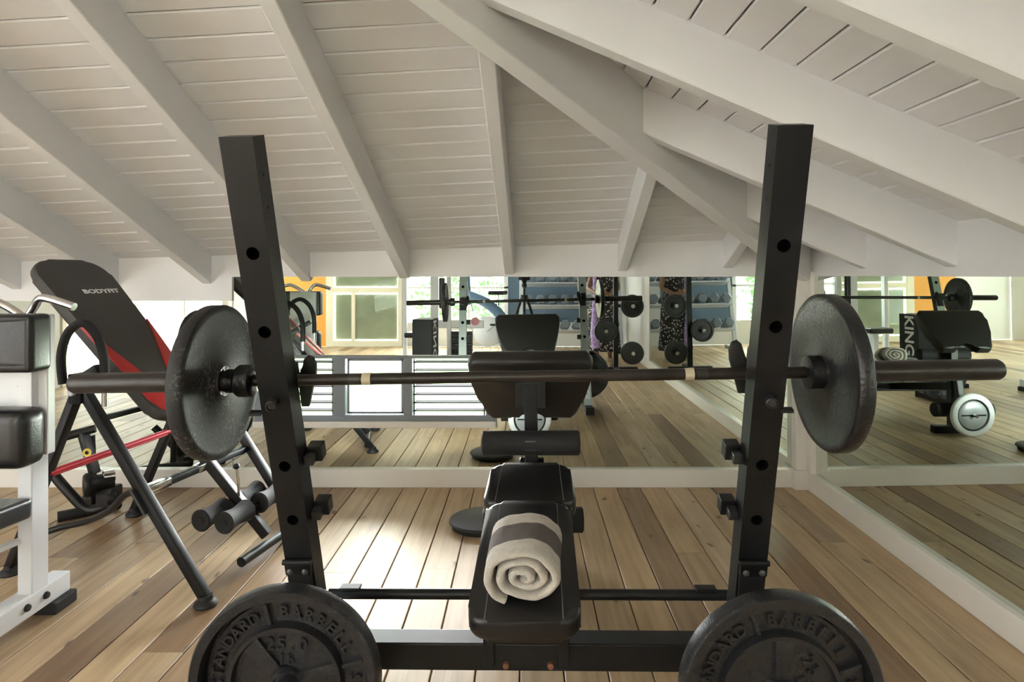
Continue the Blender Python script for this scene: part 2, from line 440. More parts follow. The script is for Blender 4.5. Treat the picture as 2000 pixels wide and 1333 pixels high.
for xw in (-4.70, -4.12, -3.55, -2.97, -2.40, -1.857, -1.28, -.703, -.087, .574, 1.19):
    ye = YB - .005
    s_end = 3.05
    if xw > -1.0: s_end = min(3.05, (XR - xw) - .02)
    xe = xw - .0217 * s_end; yt = YB - s_end
    rafter(((xw, ye, zb(xw, ye)), (xe, yt, zb(xe, yt))), .163, .056)
for yw in (2.99, 2.37, 1.75, 1.13, .51, -.11, -.73, -1.35, -1.97, -2.59, -3.2):
    xh = max(XR - (YB - yw), -1.35) + .02
    rafter(((XR - .005, yw, zr(XR)), (xh, yw, zr(xh))), .172, .062)
tt = 3.0
rafter(((XR - .02, YB - .02, zb(XR, YB) - .0), (XR - tt, YB - tt, zb(XR - tt, YB - tt) + .0)), .262, .085, 'hip_rafter')
rafter(((-1.34, .62, ZF + .0), (XL, .62, ZF - .0)), .26, .085, 'ridge_beam')

# ---- back wall: header over the mirrors, masonry behind
WB = setting('wall_back', (0, YB, 0))
def wall_box(parent, name, *a, mat=plaster, bev=0.0): return obj(name, box(new(), *a, bev=bev), mat, parent, world=True, smooth=False)
WX0, WX1, WZ0, WZ1 = -1.575, -.175, .385, .768       # window opening
MT = 1.229                                            # mirror top
wall_box(WB, 'wall_panel', XL, WX0, YB + .012, YB + .14, -.05, 1.5)
wall_box(WB, 'wall_panel', WX1, XR + .14, YB + .012, YB + .14, -.05, 1.5)
wall_box(WB, 'wall_panel', WX0, WX1, YB + .012, YB + .14, -.05, WZ0 - .012)
wall_box(WB, 'wall_panel', WX0, WX1, YB + .012, YB + .14, WZ1, 1.5)
def header(x0, x1, z0):
    b = new()
    prof = [(YB - .012, z0), (YB + .012, z0), (YB + .012, 0), (YB - .012, 0)]
    rings = []
    for x in (x0, x1):
        rings.append([b.verts.new((x, prof[0][0], z0)), b.verts.new((x, prof[1][0], z0)), b.verts.new((x, prof[2][0], zb(x, YB) + .02)), b.verts.new((x, prof[3][0], zb(x, YB) + .02))])
    for k in range(4): b.faces.new((rings[0][k], rings[0][(k + 1) % 4], rings[1][(k + 1) % 4], rings[1][k]))
    b.faces.new(rings[0]); b.faces.new(rings[1])
    return obj('header_board', b, paint, WB, world=True, smooth=False)
header(-1.71, XR, MT); header(XL, -1.71, 1.088)
# mirror on the back wall, cut out around the window
def mirror_sheet(name, rects, label, fixed, axis):
    b = new()
    for (u0, u1, z0, z1) in rects:
        if axis == 'x': box(b, u0, u1, fixed, fixed + .006, z0, z1)
        else: box(b, fixed, fixed + .006, u0, u1, z0, z1)
    o = obj(name, b, mirror_m, None, smooth=False); tag(o, label, 'mirror'); return o
mirror_sheet('wall_mirror', [(-1.708, 1.566, .765, MT + .01), (-1.708, WX0 - .02, .10, .765), (WX1 + .015, 1.566, .10, .765), (WX0 - .02, WX1 + .015, .10, .345)],
             'large frameless wall mirror around the low louvred window, facing the camera', YB, 'x')
mirror_sheet('wall_mirror', [(XL, -1.712, .10, 1.095)], 'lower-topped wall mirror behind the inversion table at the left', YB, 'x')
wall_box_m = None
# ---- right wall
WR = setting('wall_right', (XR, 1.3, 0))
wall_box(WR, 'wall_panel', XR + .012, XR + .14, YF, YB + .14, -.05, 1.55)
b = box(new(), XR - .012, XR + .012, YF, YB, MT + .005, zr(XR) + .02); obj('header_board', b, paint, WR, world=True, smooth=False)
side_mirror = mirror_sheet('wall_mirror', [(-.90, 3.50, .10, MT + .015)], 'long wall mirror on the right-hand wall above the white baseboard', XR, 'y')
for v in side_mirror.data.vertices: v.co.x -= (v.co.z - .10) * .009
wall_box(WR, 'wall_board', XR - .004, XR + .012, YF, -.93, .1, MT + .01)
obj('edge_strip', box(new(), XR - .014, XR + .008, -.93, -.90, .1, MT + .01, .003), trim_paint, WR, world=True, smooth=False)
# corner post
T1 = setting('trim_1', (1.61, 3.56, 0))
obj('corner_post', box(new(), 1.568, XR + .006, 3.545, YB + .006, .0, 1.30, .004), trim_paint, T1, world=True, smooth=False)
obj('corner_strip', box(new(), 1.628, XR + .006, 3.495, 3.545, .1, 1.26, .003), trim_paint, T1, world=True, smooth=False)
# baseboards
struct('baseboard_back', box(new(), XL, 1.60, YB - .028, YB + .01, 0, .105, .004), trim_paint, smooth=False)
struct('baseboard_right', box(new(), XR - .028, XR + .01, YF, YB - .028, 0, .105, .004), trim_paint, smooth=False)
bc = obj('baseboard_block', box(new(), 1.555, 1.645, 3.53, YB - .0, 0, .112, .008), trim_paint, T1, world=True, smooth=False)

# ---- window in the back wall: three grey aluminium lights, outer two louvred
W1 = setting('window_1', (-.875, YB, WZ0))
fy0, fy1 = YB - .018, YB + .05
b = new()
box(b, WX0, WX1, fy0, fy1, WZ0, WZ0 + .035, .003); box(b, WX0, WX1, fy0, fy1, WZ1 - .018, WZ1, .003)
obj('outer_frame', b, alu, W1, world=True, smooth=False)
MUL = [(WX0, WX0 + .045), (-1.115, -1.045), (-.705, -.655), (WX1 - .05, WX1)]
for (x0, x1) in MUL: obj('mullion', box(new(), x0, x1, fy0 - .004, fy1, WZ0 + .03, WZ1 - .014, .003), alu, W1, world=True, smooth=False)
for (x0, x1) in ((MUL[0][1], MUL[1][0]), (MUL[2][1], MUL[3][0])):
    n_l = 7
    for k in range(n_l):
        zc = WZ0 + .06 + k * (WZ1 - WZ0 - .075) / (n_l - .5)
        M = Matrix.Translation((0, YB + .018, zc)) @ Matrix.Rotation(R(3), 4, 'X')
        lo = obj('louvre', box(new(), x0 + .004, x1 - .004, -.028, .028, -.003, .003, M=M), glass_louvre, W1, world=True, smooth=False)
    for xx in (x0 + .004, x1 - .014):
        obj('louvre_rail', box(new(), xx, xx + .010, YB - .004, YB + .03, WZ0 + .03, WZ1 - .015), alu, W1, world=True, smooth=False)
sash = new(); xa, xb = MUL[1][1] + .004, MUL[2][0] - .004
for a_ in ((xa, xa + .014, WZ0 + .038, WZ1 - .02), (xb - .014, xb, WZ0 + .038, WZ1 - .02), (xa, xb, WZ0 + .038, WZ0 + .052), (xa, xb, WZ1 - .034, WZ1 - .02)):
    box(sash, a_[0], a_[1], YB + .005, YB + .03, a_[2], a_[3])
obj('sash', sash, alu, W1, world=True, smooth=False)
obj('pane', box(new(), xa + .01, xb - .01, YB + .016, YB + .020, WZ0 + .045, WZ1 - .03), glass, W1, world=True, smooth=False)
obj('window_sill', box(new(), WX0 - .01, WX1 + .01, YB - .03, YB + .12, WZ0 - .038, WZ0, .004), trim_paint, W1, world=True, smooth=False)

# ---- left wall and rear glazed wall (seen in the mirrors)
WL = setting('wall_left', (XL, 0, 0))
wall_box(WL, 'wall_panel', XL - .12, XL, .45, YB + .14, 0, 3.0)
wall_box(WL, 'wall_panel', XL - .12, XL, -3.4, -3.1, 0, 2.8)
wall_box(WL, 'wall_panel', XL - .12, XL, -3.1, .45, 2.5, 2.8)
for y in (-3.06, -1.95, -.8, .41): obj('door_post', box(new(), XL - .08, XL + .02, y - .04, y + .04, 0, 2.5, .004), cream, WL, world=True, smooth=False)
b = new(); nn = 90; A = [];
for k in range(nn + 1):
    y = -3.05 + 3.44 * k / nn; x = XL + .05 + .022 * math.sin(k * 1.25); A.append((b.verts.new((x, y, .03)), b.verts.new((x, y, 2.45))))
for k in range(nn): b.faces.new((A[k][0], A[k + 1][0], A[k + 1][1], A[k][1]))
obj('curtain', b, sheer, WL, world=True, angle=80)
obj('mid_rail', box(new(), XL - .06, XL, -3.1, .45, .95, 1.03), cream, WL, world=True, smooth=False)

WF = setting('wall_rear', (0, YF, 0))
def rear(name, x0, x1, z0, z1, mat, y0=YF - .06, y1=YF + .02, bev=.003): return obj(name, box(new(), x0, x1, y0, y1, z0, z1, bev), mat, WF, world=True, smooth=False)
rear('top_beam', XL, XR, 2.45, 2.8, plaster, YF - .1)
rear('wall_panel', -4.15, -3.42, 0, 2.5, orange, YF - .05, YF)
rear('wall_panel', XL, -4.15, 0, 2.5, plaster, YF - .05, YF - .01)
for x0, x1 in ((-3.42, -3.30), (-2.18, -2.02), (-1.55, -1.50), (-.98, -.93), (-.35, -.28)): rear('door_post', x0, x1, 0, 2.5, cream if x0 < -2 else whitesteel)
rear('mid_rail', -3.30, -2.18, .93, 1.02, cream); rear('bottom_rail', -3.30, -2.18, 0, .10, cream); rear('mullion', -2.98, -2.92, .1, .93, cream)
rear('pane', -3.30, -2.18, .1, 2.45, glass, YF - .03, YF - .024, 0)
rear('roller_blind', -3.27, -2.2, .12, .90, blind, YF - .045, YF - .04, 0); rear('roller_blind', -3.27, -2.2, 1.04, 2.44, blind, YF - .045, YF - .04, 0)
rear('low_wall', -2.02, XR, 0, .42, plaster, YF - .06, YF)
rear('window_rail', -2.02, -.28, 1.0, 1.04, whitesteel)
rear('wall_panel', -.28, .98, .42, 2.5, blue_wall, YF - .06, YF)
rear('column', .98, 1.22, 0, 2.5, plaster, YF - .1, YF + .1)
rear('wall_panel', 1.22, XR, 0, 2.5, beige_wall, YF - .06, YF)
rear('dark_door_edge', -2.10, -2.03, 0, 2.5, greysteel, YF + .02, YF + .08)

# ================================================================== THE WEIGHT BENCH
YAW = R(-1.9); ROLL = R(-.75)
RK = thing('weight_bench', 'black steel weight bench with tall leaning uprights, padded seat and curl pad', 'weight bench', (.003, 1.5, 0), (0, ROLL, YAW))
def RKv(p): return root_matrix(RK) @ Vector(p)
TILT = .2915                                                # uprights lean towards the camera
def up_y(z): return (1.385 - 1.5) - TILT * (z - 1.007)      # local y of the front face at height z
A_UP = Vector((0, -TILT, 1)).normalized(); N_UP = Vector((0, -A_UP.z, A_UP.y))   # along, and outward (to the camera, slightly down)
TW, TD = .070, .055
def upright_mesh(z_top, holes, hr=.0145, seg=24):
    """square tube with round through-holes in front and back faces; local: x across, y depth (0 front), z along"""
    b = new(); L = (z_top - .03) / A_UP.z; h = TW / 2
    cuts = sorted(holes)
    def wallface(y):
        zs = [0.0]
        for c in cuts: zs += [c - h, c + h]
        zs.append(L)
        for k in range(0, len(zs), 2):
            if zs[k + 1] - zs[k] > 1e-5:
                b.faces.new([b.verts.new(p) for p in ((-h, y, zs[k]), (h, y, zs[k]), (h, y, zs[k + 1]), (-h, y, zs[k + 1]))])
        for c in cuts:
            sq, ci = [], []
            for k in range(seg):
                a = 2 * math.pi * k / seg; ca, sa = math.cos(a), math.sin(a); m = max(abs(ca), abs(sa))
                sq.append(b.verts.new((h * ca / m, y, c + h * sa / m))); ci.append(b.verts.new((hr * ca, y, c + hr * sa)))
            for k in range(seg): b.faces.new((sq[k], sq[(k + 1) % seg], ci[(k + 1) % seg], ci[k]))
    wallface(0); wallface(TD)
    for c in cuts:                                            # bushing walls through the tube
        A = [b.verts.new((hr * math.cos(2 * math.pi * k / seg), 0, c + hr * math.sin(2 * math.pi * k / seg))) for k in range(seg)]
        B = [b.verts.new((v.co.x, TD, v.co.z)) for v in A]
        for k in range(seg): b.faces.new((A[k], B[k], B[(k + 1) % seg], A[(k + 1) % seg]))
    for x in (-h, h): b.faces.new([b.verts.new(p) for p in ((x, 0, 0), (x, TD, 0), (x, TD, L), (x, 0, L))])
    for z in (0, L): b.faces.new([b.verts.new(p) for p in ((-h, 0, z), (h, 0, z), (h, TD, z), (-h, TD, z))])
    bmesh.ops.remove_doubles(b, verts=b.verts, dist=1e-5)
    return b
UX = .5635
def up_frame(sx):
    o = Vector((sx * UX, up_y(.03), .03)); return axes(o, (1, 0, 0), -N_UP, A_UP)
def L_of(z): return (z - .03) / A_UP.z
HOLES = [L_of(z) for z in (1.294, 1.120, .790, .645)]
for sx in (-1, 1):
    F = up_frame(sx)
    m = upright_mesh(1.53, HOLES); bmesh.ops.transform(m, matrix=F, verts=m.verts)
    u = obj('upright', m, steel_black, RK, smooth=False)
    m = upright_mesh(1.53, HOLES); bmesh.ops.delete(m, geom=[v for v in m.verts if v.co.y < TD - 1e-4], context='VERTS')
    bmesh.ops.translate(m, vec=(0, .0012, 0), verts=m.verts); bmesh.ops.transform(m, matrix=F, verts=m.verts)
    obj('rear_strip', m, greylight, u, smooth=False, label='pale grey rear face of the upright')  # thin pale grey sheet laid over the tube's rear face
    for c_ in HOLES:
        pr = [(.0141, .0006), (.0141, .034), (0, .034), (0, .0345), (.0146, .0345), (.0146, .0006)]
        obj('hole_shade_cup', lathe(new(), [(.0142, .0003), (.0142, .034), (0, .034)], F @ Vector((0, 0, c_)), F.to_3x3() @ Vector((0, 1, 0)), 24), pitch_black, u)  # near-black closed cup added so the through-hole looks shaded inside
    for z in (1.452, 1.385):                                 # small bolts in the inner side
        c = F @ Vector((-sx * (TW / 2 - .001), TD / 2, L_of(z))); obj('side_bolt', cyl(new(), c, c + Vector((-sx * .003, 0, 0)), .0045, 12), rubber, u)
    # bar hook behind the upright
    zb_ = 1.0 + (.014 if sx > 0 else -.014)
    b = new()
    box(b, -.022, .022, TD, TD + .05, L_of(zb_) - .042, L_of(zb_) - .020, .003, M=F)
    box(b, -.022, .022, TD + .038, TD + .05, L_of(zb_) - .042, L_of(zb_) + .022, .003, M=F)
    box(b, -.028, .028, TD, TD + .006, L_of(zb_) - .09, L_of(zb_) + .03, .002, M=F)
    hk = obj('bar_hook', b, steel_dark, RK, smooth=False)
    pol = [(.015, -.10), (.034, -.10), (.046, -.06), (.060, -.015), (.064, .012), (.058, .030), (.046, .036), (.036, .028), (.030, .0), (.015, -.018)]
    Mh = F @ axes((0, TD + .052, L_of(zb_)), (-sx, 0, 0), (0, 0, 1), (0, sx, 0))
    obj('hook_cheek', prism(new(), pol, -.008, .008, Mh, .003, 2), rubber, hk)
    b = new(); c = F @ Vector((.004 * sx, 0, L_of(.955))); lathe(b, [(0, 0), (.012, 0), (.013, .002), (.013, .030), (.010, .033), (.008, .029), (0, .029)], c, N_UP + Vector((-sx * .25, 0, .1)), 20)
    obj('locking_pin', b, steel_dark, RK)
    b = box(new(), sx * (TW / 2 + .012) - .018, sx * (TW / 2 + .012) + .010, -.004, .012, L_of(.925) - .004, L_of(.925) + .004, .001, M=F)
    obj('hook_tab', b, steel_dark, RK, smooth=False)
    # lower bar catches poking past the inner edge
    for z in (.790, .640):
        b = new(); q = -sx * TW / 2
        x0, x1 = sorted((q, q - sx * .036))
        box(b, x0, x1, TD - .004, TD + .030, L_of(z) - .020, L_of(z) + .020, .003, M=F)
        k = obj('safety_catch', b, steel_black, RK, smooth=False)
        x0, x1 = sorted((q - sx * .001, q - sx * .024))
        obj('catch_stub', box(new(), x0, x1, TD - .032, TD - .004, L_of(z) - .014, L_of(z) + .010, .003, M=F), greysteel if False else steel_dark, k, smooth=False)
    # bracket and plate peg
    b = new(); zz = .520
    box(b, -.033, .033, -.014, 0, L_of(zz) - .024, L_of(zz) + .014, .004, M=F)
    cyl(b, F @ Vector((-.036, -.010, L_of(zz) + .014)), F @ Vector((.036, -.010, L_of(zz) + .014)), .007, 14)
    br = obj('peg_bracket', b, steel_black, RK)
    for x in (-.019, .019):
        c = F @ Vector((x, -.014, L_of(zz) - .010)); obj('bolt', lathe(new(), [(0, .007), (.005, .006), (.008, .003), (.008, 0), (0, 0)], c, N_UP, 14), bolt_grey, br)
    b = box(new(), -.031, .031, -.006, 0, L_of(.27), L_of(zz) - .018, .002, M=F @ Matrix.Rotation(0, 4, 'X'))
    bmesh.ops.translate(b, vec=Vector((0, -.012, 0)), verts=[v for v in b.verts if (F.inverted() @ v.co).z < L_of(.4)])
    obj('peg_plate', b, steel_dark, br, smooth=False)
    pz = .297 if sx > 0 else .275
    b = cyl(new(), (sx * UX, up_y(pz) + .01, pz), (sx * UX, up_y(pz) - .20, pz), .0245, 24, .004)
    obj('plate_peg', b, steel_dark, RK)
    b = new(); box(b, sx * UX - .035, sx * UX + .035, -.36, .34, .012, .062, .004)
    ft = obj('base_foot', b, steel_black, RK, smooth=False)
    for y in (-.355, .335):
        obj('rubber_cap', box(new(), sx * UX - .038, sx * UX + .038, y - .015, y + .015, 0, .066, .004), rubber, ft, smooth=False)
# cross members
yb_ = .215
obj('cross_beam', box(new(), -UX + .03, UX - .03, up_y(.2) + .035, up_y(.2) + .105, .172, .245, .004), steel_black, RK, smooth=False)
obj('cross_rod', tube(new(), [(-UX, .235, .338), (UX, .235, .338)], .0145, 18), steel_black, RK)
for sx in (-1, 1):
    obj('rod_bracket', box(new(), sx * UX - sx * .062 - .028, sx * UX - sx * .062 + .028, .22, .25, .353, .360, .001), steel_black, RK, smooth=False)
for x in (-.055, .065): obj('beam_bolt', lathe(new(), [(0, .012), (.008, .010), (.009, 0), (0, 0)], (x, up_y(.2) + .035, .190), (0, -1, 0), 14), base('copper_bolt', (.30, .13, .08), .5, metal=.4), RK)
for x in (-.10, .10): obj('pad_bracket', box(new(), x - .015, x + .015, up_y(.2) + .02, up_y(.2) + .05, .192, .30, .003), steel_black, RK, smooth=False)
obj('spine_tube', bar(new(), (0, .19, .21), (0, 1.02, .36), .06, .06), steel_black, RK, smooth=False)
# back pad
def pad(name, p_near, p_far, w, th, rr, taper=1.0, mat=vinyl, bev=.02, pipe=None):
    p0, p1 = Vector(p_near), Vector(p_far); L = (p1 - p0).length; y = (p1 - p0).normalized(); x = Vector((1, 0, 0)); z = x.cross(y)
    M = axes(p0, x, y, z)
    o = obj(name, prism(new(), rounded(w, L, rr, 7, taper), -th, 0, M, bev, 4), mat, RK, angle=50)
    if pipe:
        for sx in (-1, 1):
            pts = [M @ Vector((sx * pipe * (1 + (taper - 1) * k / 8), .012 + (L - .03) * k / 8, -.0004)) for k in range(9)]
            pts = [M @ Vector((sx * pipe, .012, -.012))] + pts + [M @ Vector((sx * pipe * taper, L - .006, -.016))]
            obj('piping', tube(new(), pts, .0016, 6), stitch, o)
    return o
pad('back_pad', (0, .015, .385), (0, .555, .485), .288, .062, .055, .96, pipe=.098)
pad('seat_pad', (0, .605, .462), (0, .865, .518), .325, .075, .05, .92, pipe=.118)
# hinge ears between the pads
for sx in (-1, 1): obj('hinge', cyl(new(), (sx * .122, .58, .425), (sx * .146, .58, .425), .026, 24, .004), steel_black, RK)
# far post, curl pad, rollers, far foot
PY = 1.0
obj('curl_post', box(new(), -.0265, .0265, PY - .03, PY + .03, .05, .80, .004), steel_black, RK, smooth=False)
obj('end_foot', box(new(), -.15, .15, PY - .03, PY + .03, .0, .055, .004), steel_black, RK, smooth=False)
ptop = Vector((0, PY - .035, .945)); pbot = Vector((0, PY + .185, .665)); dwn = (pbot - ptop).normalized(); Lp = (pbot - ptop).length
nrm = Vector((1, 0, 0)).cross(dwn); nrm = nrm if nrm.y > 0 else -nrm       # face towards the mirror wall
poly = [(-.225, 0), (.225, 0), (.25, .03), (.245, .10), (.222, Lp * .60), (.195, Lp - .035), (.17, Lp)]
for k in range(9):
    a = math.pi * k / 8; poly.append((.085 * math.cos(a), Lp - .075 * math.sin(a)))
poly += [(-.17, Lp), (-.195, Lp - .035), (-.222, Lp * .60), (-.245, .10), (-.25, .03)]
M = axes(ptop, (1, 0, 0), dwn, Vector((1, 0, 0)).cross(dwn))
b = prism(new(), poly, (-.075 if Vector((1, 0, 0)).cross(dwn).y > 0 else 0), (0 if Vector((1, 0, 0)).cross(dwn).y > 0 else .075), M, .026, 4)
cp = obj('curl_pad', b, vinyl_soft, RK, angle=50)
obj('pad_plate', box(new(), -.06, .06, PY - .028, PY + .01, .70, .83, .004), steel_black, RK, smooth=False)
def roller(name, c, L, r, ax=(1, 0, 0), par=RK, mat=foam, waist=.0):
    ax = Vector(ax).normalized(); e = r * .16; c = Vector(c)
    prof = [(0, 0), (r * .30, 0), (r * .32, .004), (r - e, .002), (r, e)]
    for k in range(1, 6): prof.append((r - waist * math.sin(math.pi * k / 6), e + (L - 2 * e) * k / 6))
    prof += [(r, L - e), (r - e, L - .002), (r * .32, L - .004), (r * .30, L), (0, L)]
    return obj(name, lathe(new(), prof, c - ax * L / 2, ax, 28), mat, par)
roller('foam_roller', (0, PY - .105, .585), .385, .047)
obj('roller_clamp', box(new(), -.022, .022, PY - .15, PY - .02, .565, .605, .004), steel_dark, RK, smooth=False)
obj('lever_arm', bar(new(), (0, PY + .05, .46), (0, PY + .12, .14), .045, .045), steel_black, RK, smooth=False)
obj('lever_pivot', cyl(new(), (-.05, PY + .045, .46), (.05, PY + .045, .46), .024, 20, .003), steel_black, RK)
roller('foam_roller', (0, PY + .11, .20), .43, .052)
obj('weight_horn', cyl(new(), (0, PY + .13, .185), (0, PY + .27, .185), .0125, 16, .002), chrome, RK)
F = up_frame(1)
tb = text_bm('SINUS', .055, .001, .002)
Mt = F @ axes((0, TD + .001, L_of(.17)), (0, 0, -1), (-1, 0, 0), (0, 1, 0))
bmesh.ops.transform(tb, matrix=Mt, verts=tb.verts); obj('lettering', tb, white_print, RK, smooth=False, label='white lettering down the back of the upright')

# ================================================================== BARBELL AND PLATES
bl_, br_ = RKv((-1.0, 0, 0)), RKv((1.0, 0, 0))
pL = Vector((-.75, 1.480, .984)); pR = Vector((.72, 1.440, 1.013)); bd = (pR - pL).normalized()
bc = Vector((.006, 1.46, .999)); axis_b = bd
BB = thing('barbell', 'long black steel barbell racked on the uprights across the picture', 'barbell', bc)
def onbar(s): return bd * s
def prof_lathe(prof, seg=28): return lathe(new(), prof, (0, 0, 0), bd, seg)
HS, HL = .666, 1.102
obj('shaft', prof_lathe([(0, -HS), (.0140, -HS), (.0140, HS), (0, HS)]), bar_steel, BB)
for sx in (-1, 1):
    P = [(.0, .0), (.030, .0), (.0385, .004), (.0385, .036), (.034, .042), (.0285, .044), (.0285, .066), (.025, .068)]
    prof = [(r, sx * (HS - .012 + h)) for r, h in P]
    obj('collar', prof_lathe(prof + [(.0, sx * (HS + .056))]), iron, BB)
    prof = [(0, sx * (HS + .03)), (.0246, sx * (HS + .03)), (.0246, sx * (HL - .008)), (.0205, sx * HL), (.012, sx * HL), (.011, sx * (HL - .003)), (0, sx * (HL - .003))]
    obj('sleeve', prof_lathe(prof), bar_steel, BB)
    obj('grip_mark', prof_lathe([(.0138, sx * .372), (.0147, sx * .372), (.0147, sx * .393), (.0138, sx * .393)]), tape, BB)
    obj('knurling', prof_lathe([(.0139, sx * .398), (.0144, sx * .398), (.0144, sx * .425), (.0139, sx * .425)]), steel_dark, BB)

def plain_plate(name, s, sx, mat, label, rad=.1835):
    c = bc + bd * s
    t = thing(name, label, 'weight plate', c)
    r = rad
    # inner face (towards the middle of the bar) flat with a soft raised lip, outer face stepped
    prof = [(.0255, 0), (.040, -.004), (.045, 0), (r * .80, .001), (r * .90, -.002), (r - .004, -.003), (r, .001), (r, .027), (r - .004, .031), (r * .82, .031), (r * .80, .024), (.055, .024), (.050, .033), (.0255, .033)]
    obj('plate_body', lathe(new(), [(q, sx * h) for q, h in prof], (0, 0, 0), bd, 72, closed=True), mat, t, angle=50)
    obj('hub_ring', lathe(new(), [(q, sx * h) for q, h in ((.0255, -.006), (.036, -.006), (.038, -.003), (.038, .002), (.0255, .002))], (0, 0, 0), bd, 40, closed=True), iron, t)
    return t
plain_plate('weight_plate', -.732, -1, iron_dust, 'dusty black iron plate on the left end of the barbell')
plain_plate('weight_plate', .692, 1, iron, 'smooth black iron plate on the right end of the barbell')

def big_plate(label, loc, rot_deg, spoke0, txt):
    """cast plate facing the camera; local +z is the front"""
    t = thing('weight_plate', label, 'weight plate', loc, (R(90), 0, 0))
    Rr = .2275
    prof = [(.0260, -.004), (.0260, .036), (.035, .036), (.039, .020), (.540 * Rr, .018), (.556 * Rr, .036), (.60 * Rr, .037), (.622 * Rr, .014), (.840 * Rr, .013), (.850 * Rr, .004), (.868 * Rr, .004), (.888 * Rr, .044), (.98 * Rr, .045), (Rr, .038), (Rr, .002), (.985 * Rr, -.002), (.86 * Rr, -.003), (.84 * Rr, .003), (.6 * Rr, .003), (.056, .003), (.052, -.004)]
    obj('plate_body', lathe(new(), prof, (0, 0, 0), (0, 0, 1), 96, closed=True), iron_grey, t, angle=40)
    for k in range(3):
        a = R(spoke0 + 120 * k); c, s_ = math.cos(a), math.sin(a)
        M = Matrix(((c, -s_, 0, 0), (s_, c, 0, 0), (0, 0, 1, 0), (0, 0, 0, 1)))
        p = prism(new(), [(.034, -.017), (.124, -.022), (.124, .022), (.034, .017)], .013, .030, M, .003, 2); obj('spoke', p, iron_grey, t)
    for k in range(4):
        a = R(rot_deg + 90 * k); c, s_ = math.cos(a), math.sin(a)
        M = Matrix(((c, -s_, 0, 0), (s_, c, 0, 0), (0, 0, 1, 0), (0, 0, 0, 1)))
        obj('divider', box(new(), .62 * Rr, .845 * Rr, -.0045, .0045, .011, .027, .001, M=M), iron_grey, t, smooth=False)
    # raised lettering round the band and across the disc
    for k, word in enumerate(txt):
        mid = rot_deg - 45 - 90 * k
        step = 74 / max(len(word), 7)
        for i_, chh in enumerate(word):
            a = R(mid + (len(word) - 1) / 2 * step - i_ * step)
            tm = text_bm(chh, .038, .010, .0010)
            M = Matrix.Rotation(a - math.pi / 2, 4, 'Z') @ Matrix.Translation((0, .727 * Rr, .017)); obj('letter', add(new(), tm, M), iron_grey, t, smooth=False)
    txtrot = spoke0 - 44 if spoke0 > 100 else spoke0 - 60
    for s_, dy, sz in (('25.0', .076, .042), ('lb', .040, .036)):
        ra = R(txtrot - 90); wd_ = .62 * sz
        for i_, chh in enumerate(s_):
            xo = (i_ - (len(s_) - 1) / 2) * wd_
            tm = text_bm(chh, sz, .010, .0008)
            obj('letter', add(new(), tm, Matrix.Rotation(ra, 4, 'Z') @ Matrix.Translation((xo, dy + .012, .021))), iron_grey, t, smooth=False)
    obj('hub_sleeve', lathe(new(), [(.0252, .0), (.0252, .043), (.030, .043), (.033, .038), (.033, .0)], (0, 0, 0), (0, 0, 1), 40, closed=True), iron_grey, t)
    return t
ring = ['BARBELL', 'STANDARD', 'BARBELL', 'STANDARD']
big_plate('cast 25 lb plate on the peg at the lower left, lettering upright', (-.574, 1.50, .263), 105, 132, ring)
big_plate('cast 25 lb plate on the peg at the lower right, lettering turned sideways', (.577, 1.405, .297), 110, 86, ring)

# pale plate hanging on the far end of the bench, facing the mirror
pp = RKv((0, PY + .20, .185))
t = thing('weight_plate', 'white and grey vinyl plate on the far end of the bench, seen in the mirror', 'weight plate', pp, (R(-90), 0, 0))
obj('rim', lathe(new(), [(.118, .0), (.118, .034), (.150, .034), (.158, .026), (.158, .008), (.150, 0)], seg=64, closed=True), white_print, t, angle=50)
obj('groove', lathe(new(), [(.104, .004), (.104, .020), (.1185, .020), (.1185, .004)], seg=64, closed=True), rubber, t)
obj('disc', lathe(new(), [(.0135, .0), (.0135, .034), (.03, .036), (.095, .034), (.105, .026), (.105, .0)], seg=64, closed=True), silver, t, angle=50)
obj('slot', box(new(), -.09, .09, -.006, .006, .030, .0362, .001), rubber, t, smooth=False)

